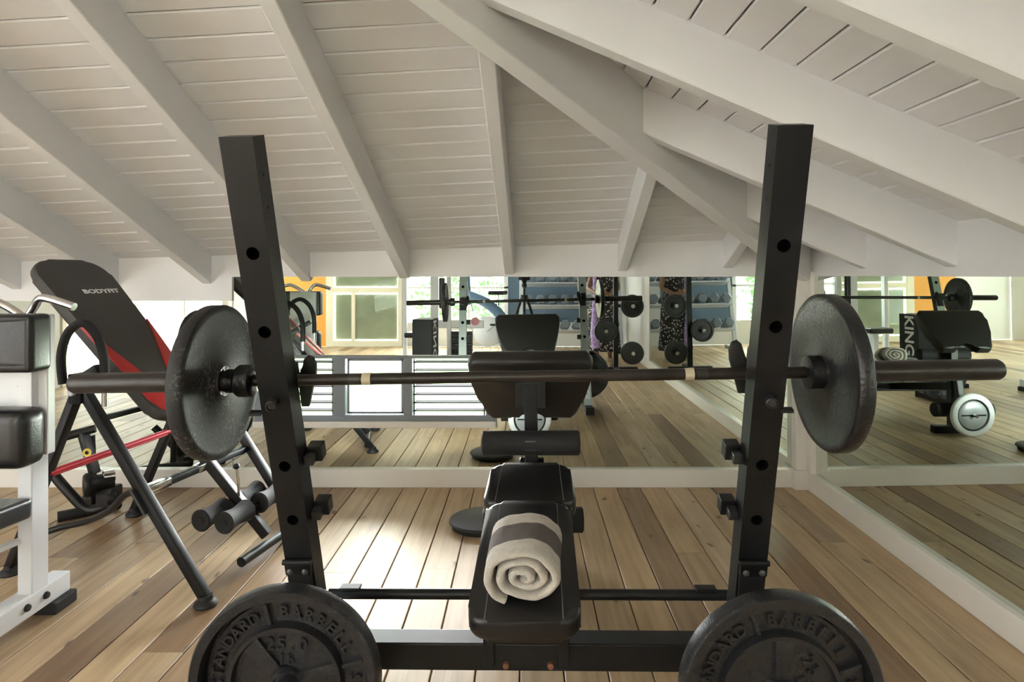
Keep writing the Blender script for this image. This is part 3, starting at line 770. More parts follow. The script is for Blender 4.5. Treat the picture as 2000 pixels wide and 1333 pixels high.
# ================================================================== TOWEL
def towel():
    c = Vector((.012, 1.555, 0)); 
    ytilt = Vector((.10, .985, .18)).normalized()
    rx, rz, turns = .112, .080, 3.1; n = 150; th = .0225
    o0 = Vector((.000, 1.556, .388 + .080))
    t = thing('rolled_towel', 'rolled beige towel with a brown band lying on the bench pad', 'towel', o0)
    yd = Vector((.075, .985, .16)).normalized(); xd = Vector((1, -.075, 0)).normalized(); zd = xd.cross(yd).normalized()
    b = new(); slices = 26; Lr = .205
    rnd = random.Random(3); ph = [rnd.uniform(0, 6.28) for _ in range(8)]
    def prof(q, side, ln, pinch=1.0):
        """q 0..1 from core to outer end; side 0 inner 1 outer skin"""
        a = R(243) - turns * 2 * math.pi * (1 - q)
        k = .12 + .88 * q
        squash = rz / rx + .16 * (1 - q) * 0
        wob = .0028 * math.sin(5 * a + ph[0]) + .0022 * math.sin(3 * a + ph[1] + ln * 3) + .0012 * math.sin(11 * a + ph[2] + ln * 7)
        r_ = rx * k - (th * (.5 - .5 * pinch) if side else th * (.5 + .5 * pinch)) + wob * q
        x, z = r_ * math.cos(a), r_ * squash * math.sin(a)
        if q > .975:                                # loose end dropping to the lower left
            e = (q - .975) / .025; x -= .006 * e; z -= .004 * e * (1 if side else 1)
        if z < -rz: z = -rz + (z + rz) * .1
        return x, z
    FS = [0, .012, .035, .07] + [.07 + .86 * k / 20 for k in range(1, 20)] + [.93, .965, .988, 1]; PS = [.25, .62, .86, .97] + [1] * 19 + [.97, .86, .62, .25]; slices = len(FS) - 1
    rows = []
    for i_ in range(slices + 1):
        f = FS[i_]; y = Lr * f; pinch = PS[i_]
        bulge = .0
        row = []
        for side in (1, 0):
            seq = range(n + 1) if side else range(n, -1, -1)
            for k in seq:
                q = k / n; x, z = prof(q, side, f, pinch)
                tel = (1 - q) * (.010 * math.sin(q * 9 + ph[4]) ) * (1 - 2 * f)
                yy = y + tel * .6 + .004 * math.sin(q * 23 + ph[5]) * (1 if f < .5 else -1)
                if 5 < i_ < slices - 5: yy = y
                rim = .004 if i_ in (0, slices) else 0
                row.append(b.verts.new(xd * x + yd * yy + zd * z))
        rows.append(row)
    m = len(rows[0])
    for i_ in range(slices):
        for k in range(m):
            f = b.faces.new((rows[i_][k], rows[i_][(k + 1) % m], rows[i_ + 1][(k + 1) % m], rows[i_ + 1][k]))
            ff = (FS[i_] + FS[i_ + 1]) / 2
            if .34 < ff < .70: f.material_index = 1
    for row in (rows[0], rows[-1]):
        for k in range(n):
            b.faces.new((row[k], row[k + 1], row[2 * n + 1 - k - 1], row[2 * n + 1 - k]))
    obj('towel_roll', b, [towel_m, towel_b], t, angle=75)
towel()

# ================================================================== BLACK DISC ON THE FLOOR
t = thing('balance_disc', 'black round disc lying on the floor left of the bench', 'disc', (-.215, 3.03, 0))
obj('disc_top', lathe(new(), [(0, .040), (.145, .040), (.153, .036), (.155, .030), (.150, .026), (0, .026)], seg=64), rubber, t, angle=50)
obj('disc_base', lathe(new(), [(0, .0), (.13, 0), (.142, .006), (.142, .026), (0, .026)], seg=56), steel_black, t)

# ================================================================== INVERSION TABLE
IT = thing('inversion_table', 'charcoal and red inversion table on a black folding frame beside the left upright', 'inversion table', (-1.6, 2.74, 0))
wv = Vector((.2125, .977, 0)).normalized(); ev = Vector((wv.y, -wv.x, 0)); dv = (ev * .70 - Vector((0, 0, .714))).normalized()
nv = (ev * .714 + Vector((0, 0, .70))).normalized()
PV = Vector((-1.705, 2.74, .79)); HW = .31
def W(name, b, mat, par=IT, **k): return obj(name, b, mat, par, world=True, **k)
feet = {'A': Vector((-1.195, 2.305, 0)), 'B': Vector((-2.13, 2.55, 0)), 'C': Vector((-2.01, 3.17, 0)), 'D': Vector((-1.06, 2.92, 0))}
apn, apf = Vector((-1.755, 2.43, .785)), Vector((-1.622, 3.045, .785))
def leg(ap, ft, nm='leg'):
    d = (ft - ap).normalized(); p0 = ap + Vector((0, 0, .02)); p1 = ft + Vector((0, 0, .03))
    l = W(nm, bar(new(), p0, p1, .038, .038, .008), steel_black, angle=50)
    b = new(); lathe(b, [(0, 0), (.040, 0), (.043, .006), (.040, .014), (.026, .024), (.024, .040), (0, .040)], ft, (0, 0, 1), 24); W('foot_cap', b, rubber, l)
    return l
for ap, ft in ((apn, 'A'), (apn, 'B'), (apf, 'C'), (apf, 'D')): leg(ap, feet[ft])
for ap in (apn, apf):
    W('pivot_plate', bar(new(), ap - Vector((0, 0, .05)) , ap + Vector((0, 0, .05)), .05, .07, .006), steel_black)
    c = ap; W('pivot_bolt', cyl(new(), c - wv * .045, c - wv * .02, .018, 18, .003), silver)
    W('pivot_arm', bar(new(), ap + Vector((0, 0, .04)), ap + Vector((0, 0, .09)) + ev * .09, .035, .035, .006), steel_black)
    # looped hand grip
    pts = [ap - ev * .085 + Vector((0, 0, .02)), ap - ev * .095 + Vector((0, 0, .13)), ap - ev * .06 + Vector((0, 0, .225)), ap + ev * .01 + Vector((0, 0, .265)), ap + ev * .075 + Vector((0, 0, .22)), ap + ev * .11 + Vector((0, 0, .13)), ap + ev * .115 + Vector((0, 0, .0))]
    W('hand_grip', tube(new(), pts, .0165, 14, True), foam)
    W('grip_core', tube(new(), [p - Vector((0, 0, .0)) - wv * .0 + ev * (.0) for p in pts[-2:]] + [pts[-1] - Vector((0, 0, .06))], .011, 12), chrome)
# cross bars: red at the left pair, black with chrome ferrules at the right pair
def at(ap, ft, z): f = (ap.z - z) / ap.z; return ap.lerp(ft, f)
p, q = at(apn, feet['B'], .44), at(apf, feet['C'], .455)
W('cross_bar', tube(new(), [p, q], .0125, 14), redsteel, label='red cross bar')
W('cross_bar', tube(new(), [at(apn, feet['B'], .425), at(apf, feet['C'], .44)], .007, 10), redsteel, label='thin red cross bar')
p, q = at(apn, feet['A'], .40), at(apf, feet['D'], .40)
cb = W('cross_bar', bar(new(), p, q, .036, .030, .006), steel_black)
for f0, f1 in ((.04, .22), (.46, .60)): W('ferrule', bar(new(), p.lerp(q, f0), p.lerp(q, f1), .040, .034, .006), chrome, cb)
W('stretcher', tube(new(), [at(apn, feet['B'], .15), at(apn, feet['B'], .19) + ev * .10 + wv * .05, at(apn, feet['B'], .23) + ev * .22 + wv * .05, at(apn, feet['A'], .30) - ev * .26 + wv * .04, at(apn, feet['A'], .38) - ev * .10 + wv * .02, at(apn, feet['A'], .40)], .0135, 12, True), steel_black)
W('hinge_plate', bar(new(), at(apn, feet['A'], .42) - wv * .02, at(apn, feet['A'], .33) - wv * .02, .03, .012, .003), steel_dark)
# pad
BW, S0, S1 = .365, -.665, .265
Mb = axes(PV + dv * S0 + nv * .02, wv, dv, wv.cross(dv))
zs = 1 if wv.cross(dv).dot(nv) > 0 else -1
def bpoly():
    L = S1 - S0; out = []
    tip = .10
    for cx, cy, a0 in ((1, 1, 0), (-1, 1, 90), (-1, 0, 180), (1, 0, 270)):
        r_ = .065 if cy else .10; ww = BW / 2 if cy == 0 else BW / 2 - .035
        for k in range(8):
            a = R(a0 + 90 * k / 7); out.append((cx * (ww - r_) + r_ * math.cos(a), (L - r_ if cy else r_) + r_ * math.sin(a)))
    return out
z0, z1 = sorted((0, zs * .045))
bd_ = W('backrest_board', prism(new(), bpoly(), z0, z1, Mb, .014, 3), padgrey, angle=50)
L = S1 - S0
for sx in (-1, 1):
    poly = [(sx * (BW / 2 - .006), L * .42), (sx * (BW / 2 - .016), L * .55), (sx * (BW / 2 - .045), L - .10), (sx * (BW / 2 - .075), L - .035), (sx * (BW / 2 - .13), L - .012), (sx * (BW / 2 - .16), L - .014), (sx * (BW / 2 - .105), L * .72), (sx * (BW / 2 - .03), L * .50)]
    za, zb2 = sorted((zs * .038, zs * .050))
    W('side_panel', prism(new(), poly, za, zb2, Mb, .003, 2), red, bd_, label='red vinyl side panel')
tb = text_bm('BODYFIT', .034, .0016, .0012, sx=1.35)
bmesh.ops.transform(tb, matrix=axes(PV + dv * (S0 + .205) + nv * (.02 + .0455) + wv * .055, wv, -dv, nv), verts=tb.verts)
W('lettering', tb, white_print, bd_, smooth=False, label='white printed lettering')
W('board_rail', bar(new(), PV + dv * (S0 + .08) - nv * .012, PV + dv * S1 - nv * .012, .05, .04, .006), steel_black)
for f in (-.06, .16): W('board_strap', bar(new(), PV + dv * f - wv * HW * .98 + nv * .0, PV + dv * f + wv * HW * .98, .03, .02, .004), steel_black)
# boom, ankle rollers, foot bar
be = Vector((-1.14, 2.725, .085)); bs = PV + dv * .20 - nv * .01
W('boom', bar(new(), bs, be, .042, .042, .007), steel_black, angle=50)
W('boom_scale', bar(new(), bs.lerp(be, .12) + nv * .0215, bs.lerp(be, .45) + nv * .0215, .012, .001, 0), white_print, smooth=False)
bu = (be - bs).normalized()
for off in (-.058, .052):
    c = Vector((-1.252, 2.73, .215)) + ev * off
    W('ankle_bar', tube(new(), [c - wv * .19, c + wv * .19], .010, 12), steel_black)
    for sx in (-1, 1):
        rr = roller('ankle_roller', (0, 0, 0), .155, .047, wv, par=None, waist=.010)
        rr.parent = IT; rr.location = c + wv * sx * .115 - Vector(IT.location)
W('foot_bar', tube(new(), [be - wv * .175 + Vector((0, 0, -.04)), be + wv * .175 + Vector((0, 0, -.04))], .021, 16), steel_black)
c = bs.lerp(be, .70) - wv * .01
W('release_lever', tube(new(), [c + nv * .02, c + nv * .05 + Vector((-.02, 0, .05)), c + nv * .06 + Vector((-.035, 0, .10))], .0055, 10), chrome)
W('lever_knob', lathe(new(), [(0, -.014), (.009, -.011), (.014, 0), (.009, .011), (0, .014)], c + nv * .06 + Vector((-.035, 0, .105)), (0, 0, 1), 16), rubber)

# ================================================================== WHITE STRENGTH MACHINE (left edge)
WM = thing('strength_machine', 'white steel strength machine with black pads at the left edge', 'gym machine', (-1.76, 2.1, 0))
def S(name, b, mat, par=WM, **k): return obj(name, b, mat, par, world=True, **k)
S('base_beam', box(new(), -1.795, -1.725, .95, 2.335, .045, .118, .005), whitesteel, smooth=False)
for y in (2.13, 2.215): S('bolt', lathe(new(), [(0, .012), (.010, .010), (.013, .004), (.013, 0), (0, 0)], (-1.7255, y, .085), (1, 0, 0), 16), rubber)
S('rubber_foot', box(new(), -1.815, -1.705, 2.235, 2.345, 0, .045, .006), rubber, smooth=False)
S('rubber_foot', box(new(), -1.815, -1.705, .95, 1.05, 0, .045, .006), rubber, smooth=False)
S('post', box(new(), -1.778, -1.728, 2.155, 2.232, .115, 1.05, .004), whitesteel, smooth=False)
S('rear_post', box(new(), -1.80, -1.778, 2.19, 2.215, .30, .80, .003), whitesteel, smooth=False)
S('back_panel', box(new(), -1.905, -1.697, 2.185, 2.225, .60, 1.10, .006), whitesteel, smooth=False)
S('panel_bolt', lathe(new(), [(0, .004), (.009, .004), (.010, 0), (0, 0)], (-1.79, 2.185, .845), (0, -1, 0), 16), rubber)
def cushion(name, x0, x1, y0, y1, z0, z1, bev): return S(name, box(new(), x0, x1, y0, y1, z0, z1, bev, 4), vinyl, angle=60)
cu = cushion('head_pad', -2.02, -1.676, 2.085, 2.185, .905, 1.105, .022)
S('welt', tube(new(), [(-2.0, 2.089, 1.078), (-1.80, 2.082, 1.082), (-1.69, 2.089, 1.088)], .004, 8), vinyl_soft, cu)
S('welt', tube(new(), [(-2.0, 2.089, .935), (-1.80, 2.082, .935), (-1.69, 2.089, .935)], .004, 8), vinyl_soft, cu)
cushion('back_pad', -2.04, -1.690, 2.065, 2.185, .578, .780, .045)
M = Matrix.Translation((-1.93, 1.96, .44)) @ Matrix.Rotation(R(-4), 4, 'X')
S('seat_pad', box(new(), -.22, .215, -.22, .185, -.035, .035, .016, 4, M), vinyl, angle=60)
S('seat_strut', bar(new(), (-1.775, 2.16, .305), (-1.93, 1.98, .255), .032, .016, .003), whitesteel, smooth=False)
S('strut_end', bar(new(), (-1.93, 1.98, .252), (-1.93, 1.86, .248), .05, .02, .003), steel_dark, smooth=False)
S('seat_post', box(new(), -1.97, -1.90, 1.92, 1.99, .10, .41, .004), whitesteel, smooth=False)
S('cross_base', box(new(), -2.35, -1.79, 1.90, 1.97, .045, .115, .004), whitesteel, smooth=False)
for sx, e1, e2 in ((1, .055, .185), (-1, -.13, -.27)):
    p0 = Vector((-1.775, 2.19, 1.08))
    S('handle', tube(new(), [p0, p0 + Vector((e1 * .5, .0, .045)), p0 + Vector((e1, -.01, .075)), p0 + Vector((e1 + (e2 - e1) * .3, -.015, .075)), p0 + Vector((e2, -.02, .047))], .0145, 14, True), chrome)

# ================================================================== TURBO TRAINER behind the table
TT = thing('bike_trainer', 'small black bicycle trainer with a round resistance unit near the mirror', 'bike trainer', (-2.25, 3.18, 0))
def B(name, b, mat, par=TT, **k): return obj(name, b, mat, par, world=True, **k)
B('frame_tube', tube(new(), [(-2.44, 3.16, .235), (-2.33, 3.15, .12), (-2.26, 3.15, .05), (-2.20, 3.15, .035), (-2.13, 3.16, .06)], .024, 14, True), steel_black)
B('stabiliser_foot', tube(new(), [(-2.34, 3.08, .026), (-2.20, 3.20, .026)], .026, 14), rubber)
B('rear_tube', tube(new(), [(-2.27, 3.22, .40), (-2.27, 3.24, .03)], .018, 12), steel_black)
B('rear_foot', tube(new(), [(-2.40, 3.36, .022), (-2.14, 3.24, .022)], .020, 12), rubber)
B('stem', bar(new(), (-2.27, 3.16, .43), (-2.20, 3.15, .22), .05, .03, .006), steel_black)
B('stem_grip', tube(new(), [(-2.345, 3.10, .415), (-2.28, 3.15, .43), (-2.22, 3.18, .445)], .021, 14, True), rubber)
B('badge', lathe(new(), [(.010, 0), (.010, .004), (.021, .004), (.021, 0)], (-2.225, 3.128, .335), (.1, -1, .1), 24, closed=True), yellow)
ru = B('resistance_unit', lathe(new(), [(0, 0), (.050, 0), (.060, .010), (.060, .030), (.045, .045), (.040, .13), (0, .13)], (-2.225, 3.10, .175), (.75, .66, 0), 36), steel_black, angle=45)
B('roller_drum', cyl(new(), (-2.165, 3.155, .20), (-2.125, 3.19, .20), .032, 24, .003), chrome, ru)
B('motor_housing', box(new(), -2.19, -2.10, 3.13, 3.22, .05, .15, .015, 3), rubber, ru)
B('knob', cyl(new(), (-2.12, 3.12, .10), (-2.085, 3.14, .10), .028, 20, .005), rubber, ru)

# ================================================================== THE FAR SIDE OF THE GYM (seen in the mirrors)
# dumbbell rack
DR = thing('dumbbell_rack', 'silver three-tier dumbbell rack behind the camera, seen in the mirror', 'rack', (.75, -2.75, 0))
for sx in (-1, 1):
    obj('side_frame', bar(new(), (sx * .80, .18, 0), (sx * .80, -.16, 1.15), .06, .05), silver, DR, smooth=False)
    obj('rack_foot', box(new(), sx * .80 - .03, sx * .80 + .03, -.28, .28, 0, .05, .004), silver, DR, smooth=False)
TIERS = [(.33, .12), (.72, .0), (1.08, -.10)]
for z, y in TIERS:
    M = Matrix.Translation((0, y, z)) @ Matrix.Rotation(R(14), 4, 'X')
    obj('tier_shelf', box(new(), -.78, .78, -.13, .13, -.012, .012, .004, M=M), silver, DR, smooth=False)
def dumbbell(L=.30, r=.082):
    t = thing('dumbbell', '', 'dumbbell')
    obj('grip', lathe(new(), [(0, -.07), (.013, -.07), (.017, 0), (.013, .07), (0, .07)], (0, 0, 0), (0, 1, 0), 14), chrome, t)
    for sy in (-1, 1):
        obj('head', lathe(new(), [(0, sy * .065), (r * .85, sy * .065), (r, sy * .075), (r, sy * (L / 2 - .012)), (r * .8, sy * L / 2), (0, sy * L / 2)], (0, 0, 0), (0, 1, 0), 6), dumb, t, smooth=False)
    return t
d0 = dumbbell(); first = True
ORD = ['first', 'second', 'third', 'fourth', 'fifth', 'sixth', 'seventh', 'eighth', 'ninth', 'tenth']
for ti, (z, y) in enumerate(TIERS):
    for k in range(8):
        o = d0 if first else dup(d0); first = False
        o.location = (.75 - .68 + k * .194, -2.75 + y, z + .098); o.rotation_euler = (R(14), 0, 0)
        o['label'] = f"grey hex dumbbell, {ORD[k]} from the left on the {['bottom', 'middle', 'top'][ti]} tier of the mirrored rack"; o['group'] = 'dumbbells on the rack'
# plate tree
PT = thing('plate_tree', 'black upright plate tree reflected beside the right mirror edge', 'plate tree', (1.18, -.72, 0))
obj('tree_post', box(new(), -.03, .03, -.03, .03, .05, 1.45, .004), steel_black, PT, smooth=False)
obj('tree_base', box(new(), -.28, .28, -.035, .035, 0, .05, .004), steel_black, PT, smooth=False)
obj('tree_base', box(new(), -.035, .035, -.28, .28, 0, .05, .004), steel_black, PT, smooth=False)
PEGS = [(.20, .84), (-.14, .52), (.20, .24)]
for x, z in PEGS:
    obj('tree_arm', bar(new(), (0, 0, z), (x, .0, z), .04, .04), steel_black, PT, smooth=False)
    obj('tree_peg', cyl(new(), (x, 0, z), (x, .16, z), .0245, 18, .002), chrome, PT)
for (x, z), lb in zip(PEGS, ('topmost round black plate on the mirrored plate tree', 'round black plate on the middle peg of the mirrored plate tree', 'lowest round black plate on the mirrored plate tree')):
    pt = thing('weight_plate', lb, 'weight plate', (1.18 + x, -.72 + .06, z), (R(-90), 0, 0), 'plates on the plate tree')
    obj('plate_body', lathe(new(), [(.026, 0), (.026, .045), (.05, .045), (.054, .03), (.115, .03), (.12, .045), (.142, .045), (.147, .04), (.147, .005), (.142, 0)], seg=48, closed=True), iron, pt, angle=45)
    obj('hub_ring', lathe(new(), [(.026, .04), (.026, .052), (.04, .052), (.042, .04)], seg=32, closed=True), iron, pt)
# multi gym
MG = thing('multi_gym', 'white multi-gym tower with weight stack behind the camera, seen in the mirror', 'gym machine', (-1.18, -1.3, 0))
for x, y, wd2 in ((-.45, .1, .05), (-.06, .0, .11), (.14, .0, .06)): obj('tower_post', box(new(), x - wd2 / 2, x + wd2 / 2, y - .04, y + .04, 0, 2.05, .005), whitesteel, MG, smooth=False)
obj('base_frame', box(new(), -.55, .65, -.05, .05, 0, .07, .005), whitesteel, MG, smooth=False)
obj('base_frame', box(new(), .0, .08, -.5, .7, 0, .07, .005), whitesteel, MG, smooth=False)
obj('top_beam', box(new(), -.5, .5, -.04, .04, 1.98, 2.06, .005), whitesteel, MG, smooth=False)
obj('cross_arm', box(new(), -.02, .62, -.03, .03, .50, .62, .02), whitesteel, MG, smooth=False)
for k in range(9): obj('weight_slab', box(new(), .18, .46, -.09, .09, .09 + k * .042, .128 + k * .042, .004), steel_black, MG, smooth=False)
obj('arm_pad', box(new(), .01, .09, .05, .12, .78, 1.20, .03, 4), vinyl, MG, angle=60)
obj('seat_pad', box(new(), -.42, -.10, .06, .36, .40, .47, .03, 4), vinyl, MG, angle=60)
obj('seat_stem', box(new(), -.29, -.23, .02, .22, .07, .41, .004), whitesteel, MG, smooth=False)
obj('pulley', lathe(new(), [(.01, -.015), (.055, -.015), (.045, 0), (.055, .015), (.01, .015)], (.50, .06, .60), (0, 1, 0), 28, closed=True), redsteel, MG)
obj('cable', tube(new(), [(.50, .06, .60), (.38, .05, 1.2), (.30, .03, 1.98)], .006, 8), silver, MG)
# exercise bike
EB = thing('exercise_bike', 'blue and white upright exercise bike behind the camera, seen in the mirror', 'exercise bike', (-.52, -1.75, 0), (0, 0, R(15)))
obj('flywheel_cover', lathe(new(), [(0, -.05), (.20, -.05), (.225, -.03), (.225, .03), (.20, .05), (0, .05)], (0, 0, .42), (0, 1, 0), 40), whitesteel, EB, angle=45)
obj('frame_shell', tube(new(), [(-.42, 0, .95), (-.25, 0, .92), (-.02, 0, .82), (.20, 0, .62), (.30, 0, .30), (.33, 0, .06)], .075, 16, True), blue, EB)
obj('handlebar_post', tube(new(), [(-.30, 0, .80), (-.33, 0, 1.28)], .035, 12), blue, EB)
obj('handlebar', tube(new(), [(-.28, -.25, 1.22), (-.36, -.24, 1.30), (-.36, .24, 1.30), (-.28, .25, 1.22)], .016, 10, True), rubber, EB)
obj('saddle', box(new(), .02, .26, -.11, .11, .95, 1.01, .028, 4), vinyl, EB, angle=60)
obj('seat_post', tube(new(), [(.14, 0, .6), (.14, 0, .95)], .022, 12), chrome, EB)
for sy in (-1, 1):
    obj('crank', bar(new(), (0, sy * .075, .42), (sy * .12, sy * .075, .42 + sy * .10), .025, .015), silver, EB, smooth=False)
    obj('pedal', box(new(), sy * .12 - .05, sy * .12 + .05, sy * .12 - .04, sy * .12 + .04, .41 + sy * .10, .435 + sy * .10, .006), rubber, EB, smooth=False)
for x in (-.42, .34): obj('floor_bar', tube(new(), [(x, -.26, .03), (x, .26, .03)], .028, 12), blue, EB)
obj('base_rail', bar(new(), (-.42, 0, .05), (.34, 0, .05), .06, .05), blue, EB, smooth=False)
# black carton with outlined lettering
KB = thing('equipment_box', 'black box with white block letters standing on a low bench, seen in the right mirror', 'box', (-1.11, .31, .27), (0, 0, R(6)))
obj('carton', box(new(), -.11, .11, -.15, .15, 0, .48, .006), rubber, KB, smooth=False)
tb = text_bm('KING', .19, .001, .004); bmesh.ops.transform(tb, matrix=axes((.1105, .0, .24), (0, 0, -1), (0, 1, 0), (1, 0, 0)), verts=tb.verts)
obj('lettering', tb, white_print, KB, smooth=False)
FB = thing('flat_bench', 'low grey flat bench behind the camera, seen in the right mirror', 'bench', (-1.11, .31, 0), (0, 0, R(90)))
obj('bench_pad', box(new(), -.35, .55, -.16, .16, .20, .27, .02, 3), greysteel, FB, angle=60)
for x in (-.25, .45):
    obj('bench_leg', box(new(), x - .03, x + .03, -.03, .03, .04, .21, .004), steel_black, FB, smooth=False)
    obj('bench_foot', box(new(), x - .03, x + .03, -.22, .22, 0, .045, .004), steel_black, FB, smooth=False)
# tripod and camera (their reflection shows above the curl pad)
TP = thing('tripod', 'black photo tripod reflected in the mirror above the curl pad', 'tripod', (0, -.16, 0))
obj('centre_column', tube(new(), [(0, 0, .62), (0, 0, 1.12)], .014, 12), steel_black, TP)
obj('tripod_head', lathe(new(), [(0, 0), (.03, 0), (.032, .03), (.022, .05), (.03, .07), (.035, .085), (0, .085)], (0, 0, 1.09), (0, 0, 1), 20), steel_black, TP)
obj('spider', cyl(new(), (0, 0, .95), (0, 0, 1.0), .045, 20, .004), steel_black, TP)
for k in range(3):
    a = R(90 + 120 * k); c, s_ = math.cos(a), math.sin(a)
    lg = obj('tripod_leg', tube(new(), [(c * .035, s_ * .035, .97), (c * .24, s_ * .24, .40), (c * .38, s_ * .38, .012)], [.017, .014, .010], 12), steel_black, TP)
    obj('leg_lock', cyl(new(), (c * .235, s_ * .235, .42), (c * .25, s_ * .25, .38), .019, 12), rubber, lg)
PC = thing('photo_camera', 'black camera on the tripod, reflected below the header board', 'camera', (0, -.16, 1.175))
obj('camera_body', box(new(), -.07, .07, -.035, .035, 0, .10, .012, 3), rubber, PC, angle=50)
obj('lens', lathe(new(), [(0, 0), (.033, 0), (.035, .03), (.039, .075), (.036, .085), (.030, .07), (0, .068)], (0, .03, .05), (0, 1, 0), 28), rubber, PC)
obj('prism_hump', box(new(), -.03, .03, -.03, .03, .095, .13, .012, 3), rubber, PC, angle=50)

# a person standing behind the camera, seen in the mirrors
def person():
    P = thing('person', 'person in a dark printed dress with a lilac scarf, reflected by the mirror edge', 'person', (1.14, -1.66, 0), (0, 0, R(8)))
    P.scale = (.93, .93, .93)
    J = {'pelvis': (0, 0, .95, .13), 'waist': (0, .0, 1.08, .115), 'chest': (0, 0, 1.28, .125), 'neck0': (0, -.01, 1.43, .06), 'neck': (0, 0, 1.49, .05), 'head': (0, .015, 1.59, .085), 'top': (0, .01, 1.68, .075),
         'sl': (-.16, 0, 1.38, .05), 'el': (-.23, .06, 1.12, .040), 'wl': (-.10, .25, 1.06, .028), 'hl': (-.04, .29, 1.07, .028),
         'sr': (.16, 0, 1.38, .05), 'er': (.23, .06, 1.12, .040), 'wr': (.10, .25, 1.04, .028), 'hr': (.04, .29, 1.05, .028),
         'hpl': (-.09, 0, .88, .095), 'kl': (-.10, .02, .50, .055), 'al': (-.10, -.01, .09, .036), 'tl': (-.11, .14, .03, .030),
         'hpr': (.09, 0, .88, .095), 'kr': (.10, .02, .50, .055), 'ar': (.10, -.01, .09, .036), 'tr': (.11, .14, .03, .030)}
    for s_, sg in (('l', -1), ('r', 1)):
        hx, hy, hz, _ = J['h' + s_]
        for f in range(4):
            J[f'f{s_}{f}a'] = (hx - sg * .03, hy + .03, hz + .025 - .018 * f, .009); J[f'f{s_}{f}b'] = (hx - sg * .05, hy + .015 + .004 * f, hz + .022 - .018 * f, .008)
        J[f't{s_}a'] = (hx, hy - .02, hz + .045, .010); J[f't{s_}b'] = (hx - sg * .03, hy - .01, hz + .06, .009)
    E = [('pelvis', 'waist'), ('waist', 'chest'), ('chest', 'neck0'), ('neck0', 'neck'), ('neck', 'head'), ('head', 'top'), ('chest', 'sl'), ('sl', 'el'), ('el', 'wl'), ('wl', 'hl'), ('chest', 'sr'), ('sr', 'er'), ('er', 'wr'), ('wr', 'hr'),
         ('pelvis', 'hpl'), ('hpl', 'kl'), ('kl', 'al'), ('al', 'tl'), ('pelvis', 'hpr'), ('hpr', 'kr'), ('kr', 'ar'), ('ar', 'tr')]
    for s_ in 'lr':
        for f in range(4): E += [('h' + s_, f'f{s_}{f}a'), (f'f{s_}{f}a', f'f{s_}{f}b')]
        E += [('h' + s_, f't{s_}a'), (f't{s_}a', f't{s_}b')]
    ks = list(J); me = bpy.data.meshes.new('body'); me.from_pydata([J[k][:3] for k in ks], [(ks.index(a), ks.index(b_)) for a, b_ in E], []); 
    o = bpy.data.objects.new('body', me); COL.objects.link(o); o.parent = P
    md = o.modifiers.new('skin', 'SKIN')
    if not me.skin_vertices: 
        pass
    for k, v in enumerate(me.skin_vertices[0].data):
        r_ = J[ks[k]][3]; v.radius = (r_, r_); v.use_root = (ks[k] == 'pelvis')
    sd = o.modifiers.new('sub', 'SUBSURF'); sd.levels = 2; sd.render_levels = 2
    dg = bpy.context.evaluated_depsgraph_get(); m2 = bpy.data.meshes.new_from_object(o.evaluated_get(dg)); o.modifiers.clear(); o.data = m2; m2.materials.clear(); m2.materials.append(skin); m2.shade_smooth()
    b = new(); rows = [(.185, .12, 1.40), (.19, .135, 1.30), (.165, .125, 1.12), (.185, .145, .98), (.215, .165, .80), (.24, .185, .45), (.27, .21, .16)]
    rings = []
    for rx, ry, z in rows:
        rings.append([b.verts.new(((rx + (.012 * math.sin(7 * a_) if z < .9 else 0)) * math.cos(a_), (ry + (.012 * math.sin(7 * a_) if z < .9 else 0)) * math.sin(a_), z)) for a_ in [2 * math.pi * k / 42 for k in range(42)]])
    for i_ in range(len(rings) - 1):
        for k in range(42): b.faces.new((rings[i_][k], rings[i_][(k + 1) % 42], rings[i_ + 1][(k + 1) % 42], rings[i_ + 1][k]))
    obj('dress', b, dress_m, P, angle=80)
    b = new()
    lathe(b, [(.045, -.11), (.075, -.05), (.098, .02), (.100, .06), (.08, .11), (0, .125)], (0, -.018, 1.60), (0, -.12, 1), 28)
    obj('hair', b, base('black_hair', (.012, .010, .009), .5), P, angle=80)
    lil = base('lilac_cloth', (.42, .30, .58), .8, var=.5, vscale=30)
    obj('scarf', tube(new(), [(-.13, .15, 1.36), (-.12, .19, 1.05), (-.13, .22, .75), (-.12, .24, .42), (-.11, .24, .22)], [.03, .032, .04, .07, .06], 12), lil, P)
    for sx in (-1, 1):
        obj('eye', lathe(new(), [(0, -.012), (.009, -.008), (.012, 0), (.009, .008), (0, .012)], (sx * .032, .088, 1.605), (0, 1, 0), 12), white_print, P)
        obj('ear', box(new(), sx * .086 - .008, sx * .086 + .008, -.005, .025, 1.57, 1.63, .007, 3), skin, P, angle=60)
        obj('shoe', box(new(), sx * .108 - .042, sx * .108 + .042, -.06, .185, 0, .06, .022, 3), base('tan_leather', (.45, .30, .18), .5), P, angle=60)
    obj('nose', lathe(new(), [(0, 0), (.012, .004), (.010, .02), (0, .03)], (0, .085, 1.575), (0, 1, .1), 12), skin, P)
    obj('mouth', box(new(), -.024, .024, .082, .092, 1.540, 1.550, .004, 2), base('lips', (.30, .10, .09), .5), P, angle=60)
person()

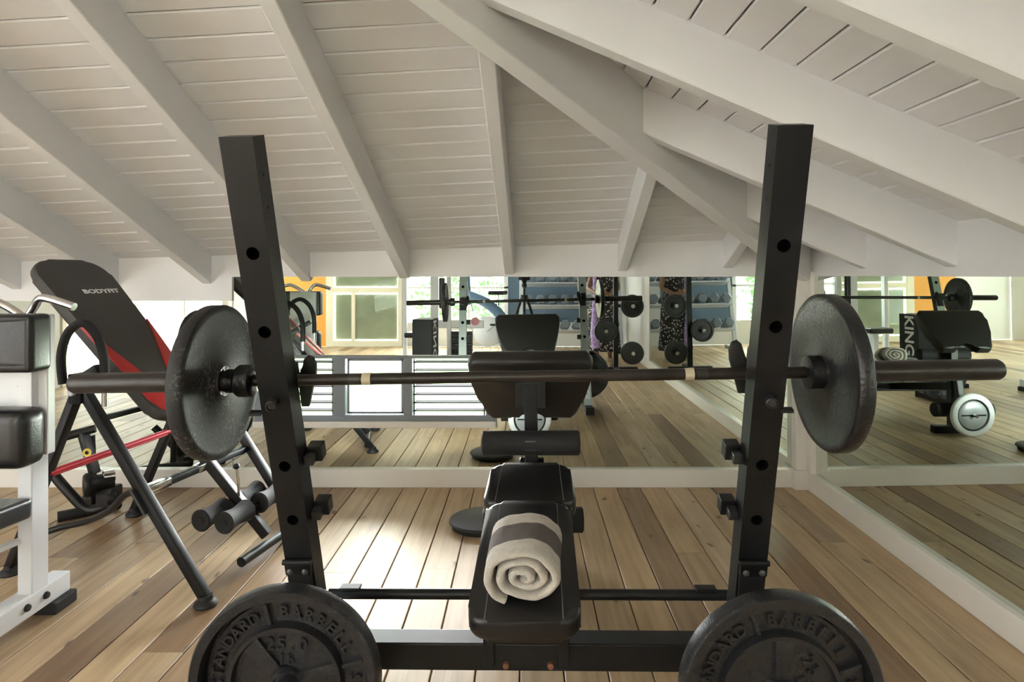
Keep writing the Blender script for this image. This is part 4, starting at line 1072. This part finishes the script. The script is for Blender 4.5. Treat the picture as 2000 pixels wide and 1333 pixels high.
# ================================================================== OUTSIDE
struct('ground', box(new(), -30, 30, -30, YF - .2, -.5, -.12), stone, smooth=False)
struct('terrace_edge', box(new(), -30, 30, YB + .2, 30, -.9, -.45), grass, smooth=False)
nbld = thing('neighbour_building', 'pale building beyond the glass doors, seen in the mirrors', 'building', (-3.5, -9, -.12))
obj('facade', box(new(), -5, 3.4, -1.5, 0, 0, 4.5), beige_wall, nbld, smooth=False)
for x in (-3.6, -1.6, .4, 2.2):
    w_ = obj('window', box(new(), x - .45, x + .45, -.02, .04, 1.2, 2.5, .01), whitesteel, nbld, smooth=False)
    obj('pane', box(new(), x - .38, x + .38, .03, .05, 1.27, 2.43), base('window_dark', (.08, .12, .13), .1), w_, smooth=False)
def shrub(x, y, h, label):
    t = thing('shrub', label, 'shrub', (x, y, -.12), (0, 0, 0), 'shrubs outside the glazing')
    rn = random.Random(int(x * 100)); b = new()
    for k in range(260):
        a, u, rr = rn.uniform(0, 6.28), rn.uniform(-.9, 1), rn.uniform(.6, 1)
        c = Vector((math.cos(a) * math.sqrt(1 - u * u) * .55 * rr, math.sin(a) * math.sqrt(1 - u * u) * .55 * rr, h * .55 + u * h * .45 * rr))
        d = Vector((rn.uniform(-1, 1), rn.uniform(-1, 1), rn.uniform(-.3, 1))).normalized(); sd = d.cross(Vector((rn.uniform(-1, 1), 1, .3))).normalized()
        l_ = rn.uniform(.10, .2); b.faces.new([b.verts.new(c), b.verts.new(c + d * l_ * .5 + sd * l_ * .25), b.verts.new(c + d * l_), b.verts.new(c + d * l_ * .5 - sd * l_ * .25)])
    fo = obj('foliage', b, green, t, smooth=False); fo['kind'] = 'stuff'
    obj('stem', tube(new(), [(0, 0, 0), (.02, 0, h * .6)], .03, 10), base('bark', (.15, .10, .06), .9), t)
for x, y, h, lb in ((.35, -5.0, 2.2, 'tall leafy shrub outside behind the dumbbell rack'), (-.75, -6.2, 1.3, 'low leafy shrub outside beyond the rear windows'), (-1.75, -5.4, 1.6, 'leafy shrub outside beside the glass door')):
    shrub(x, y, h, lb)
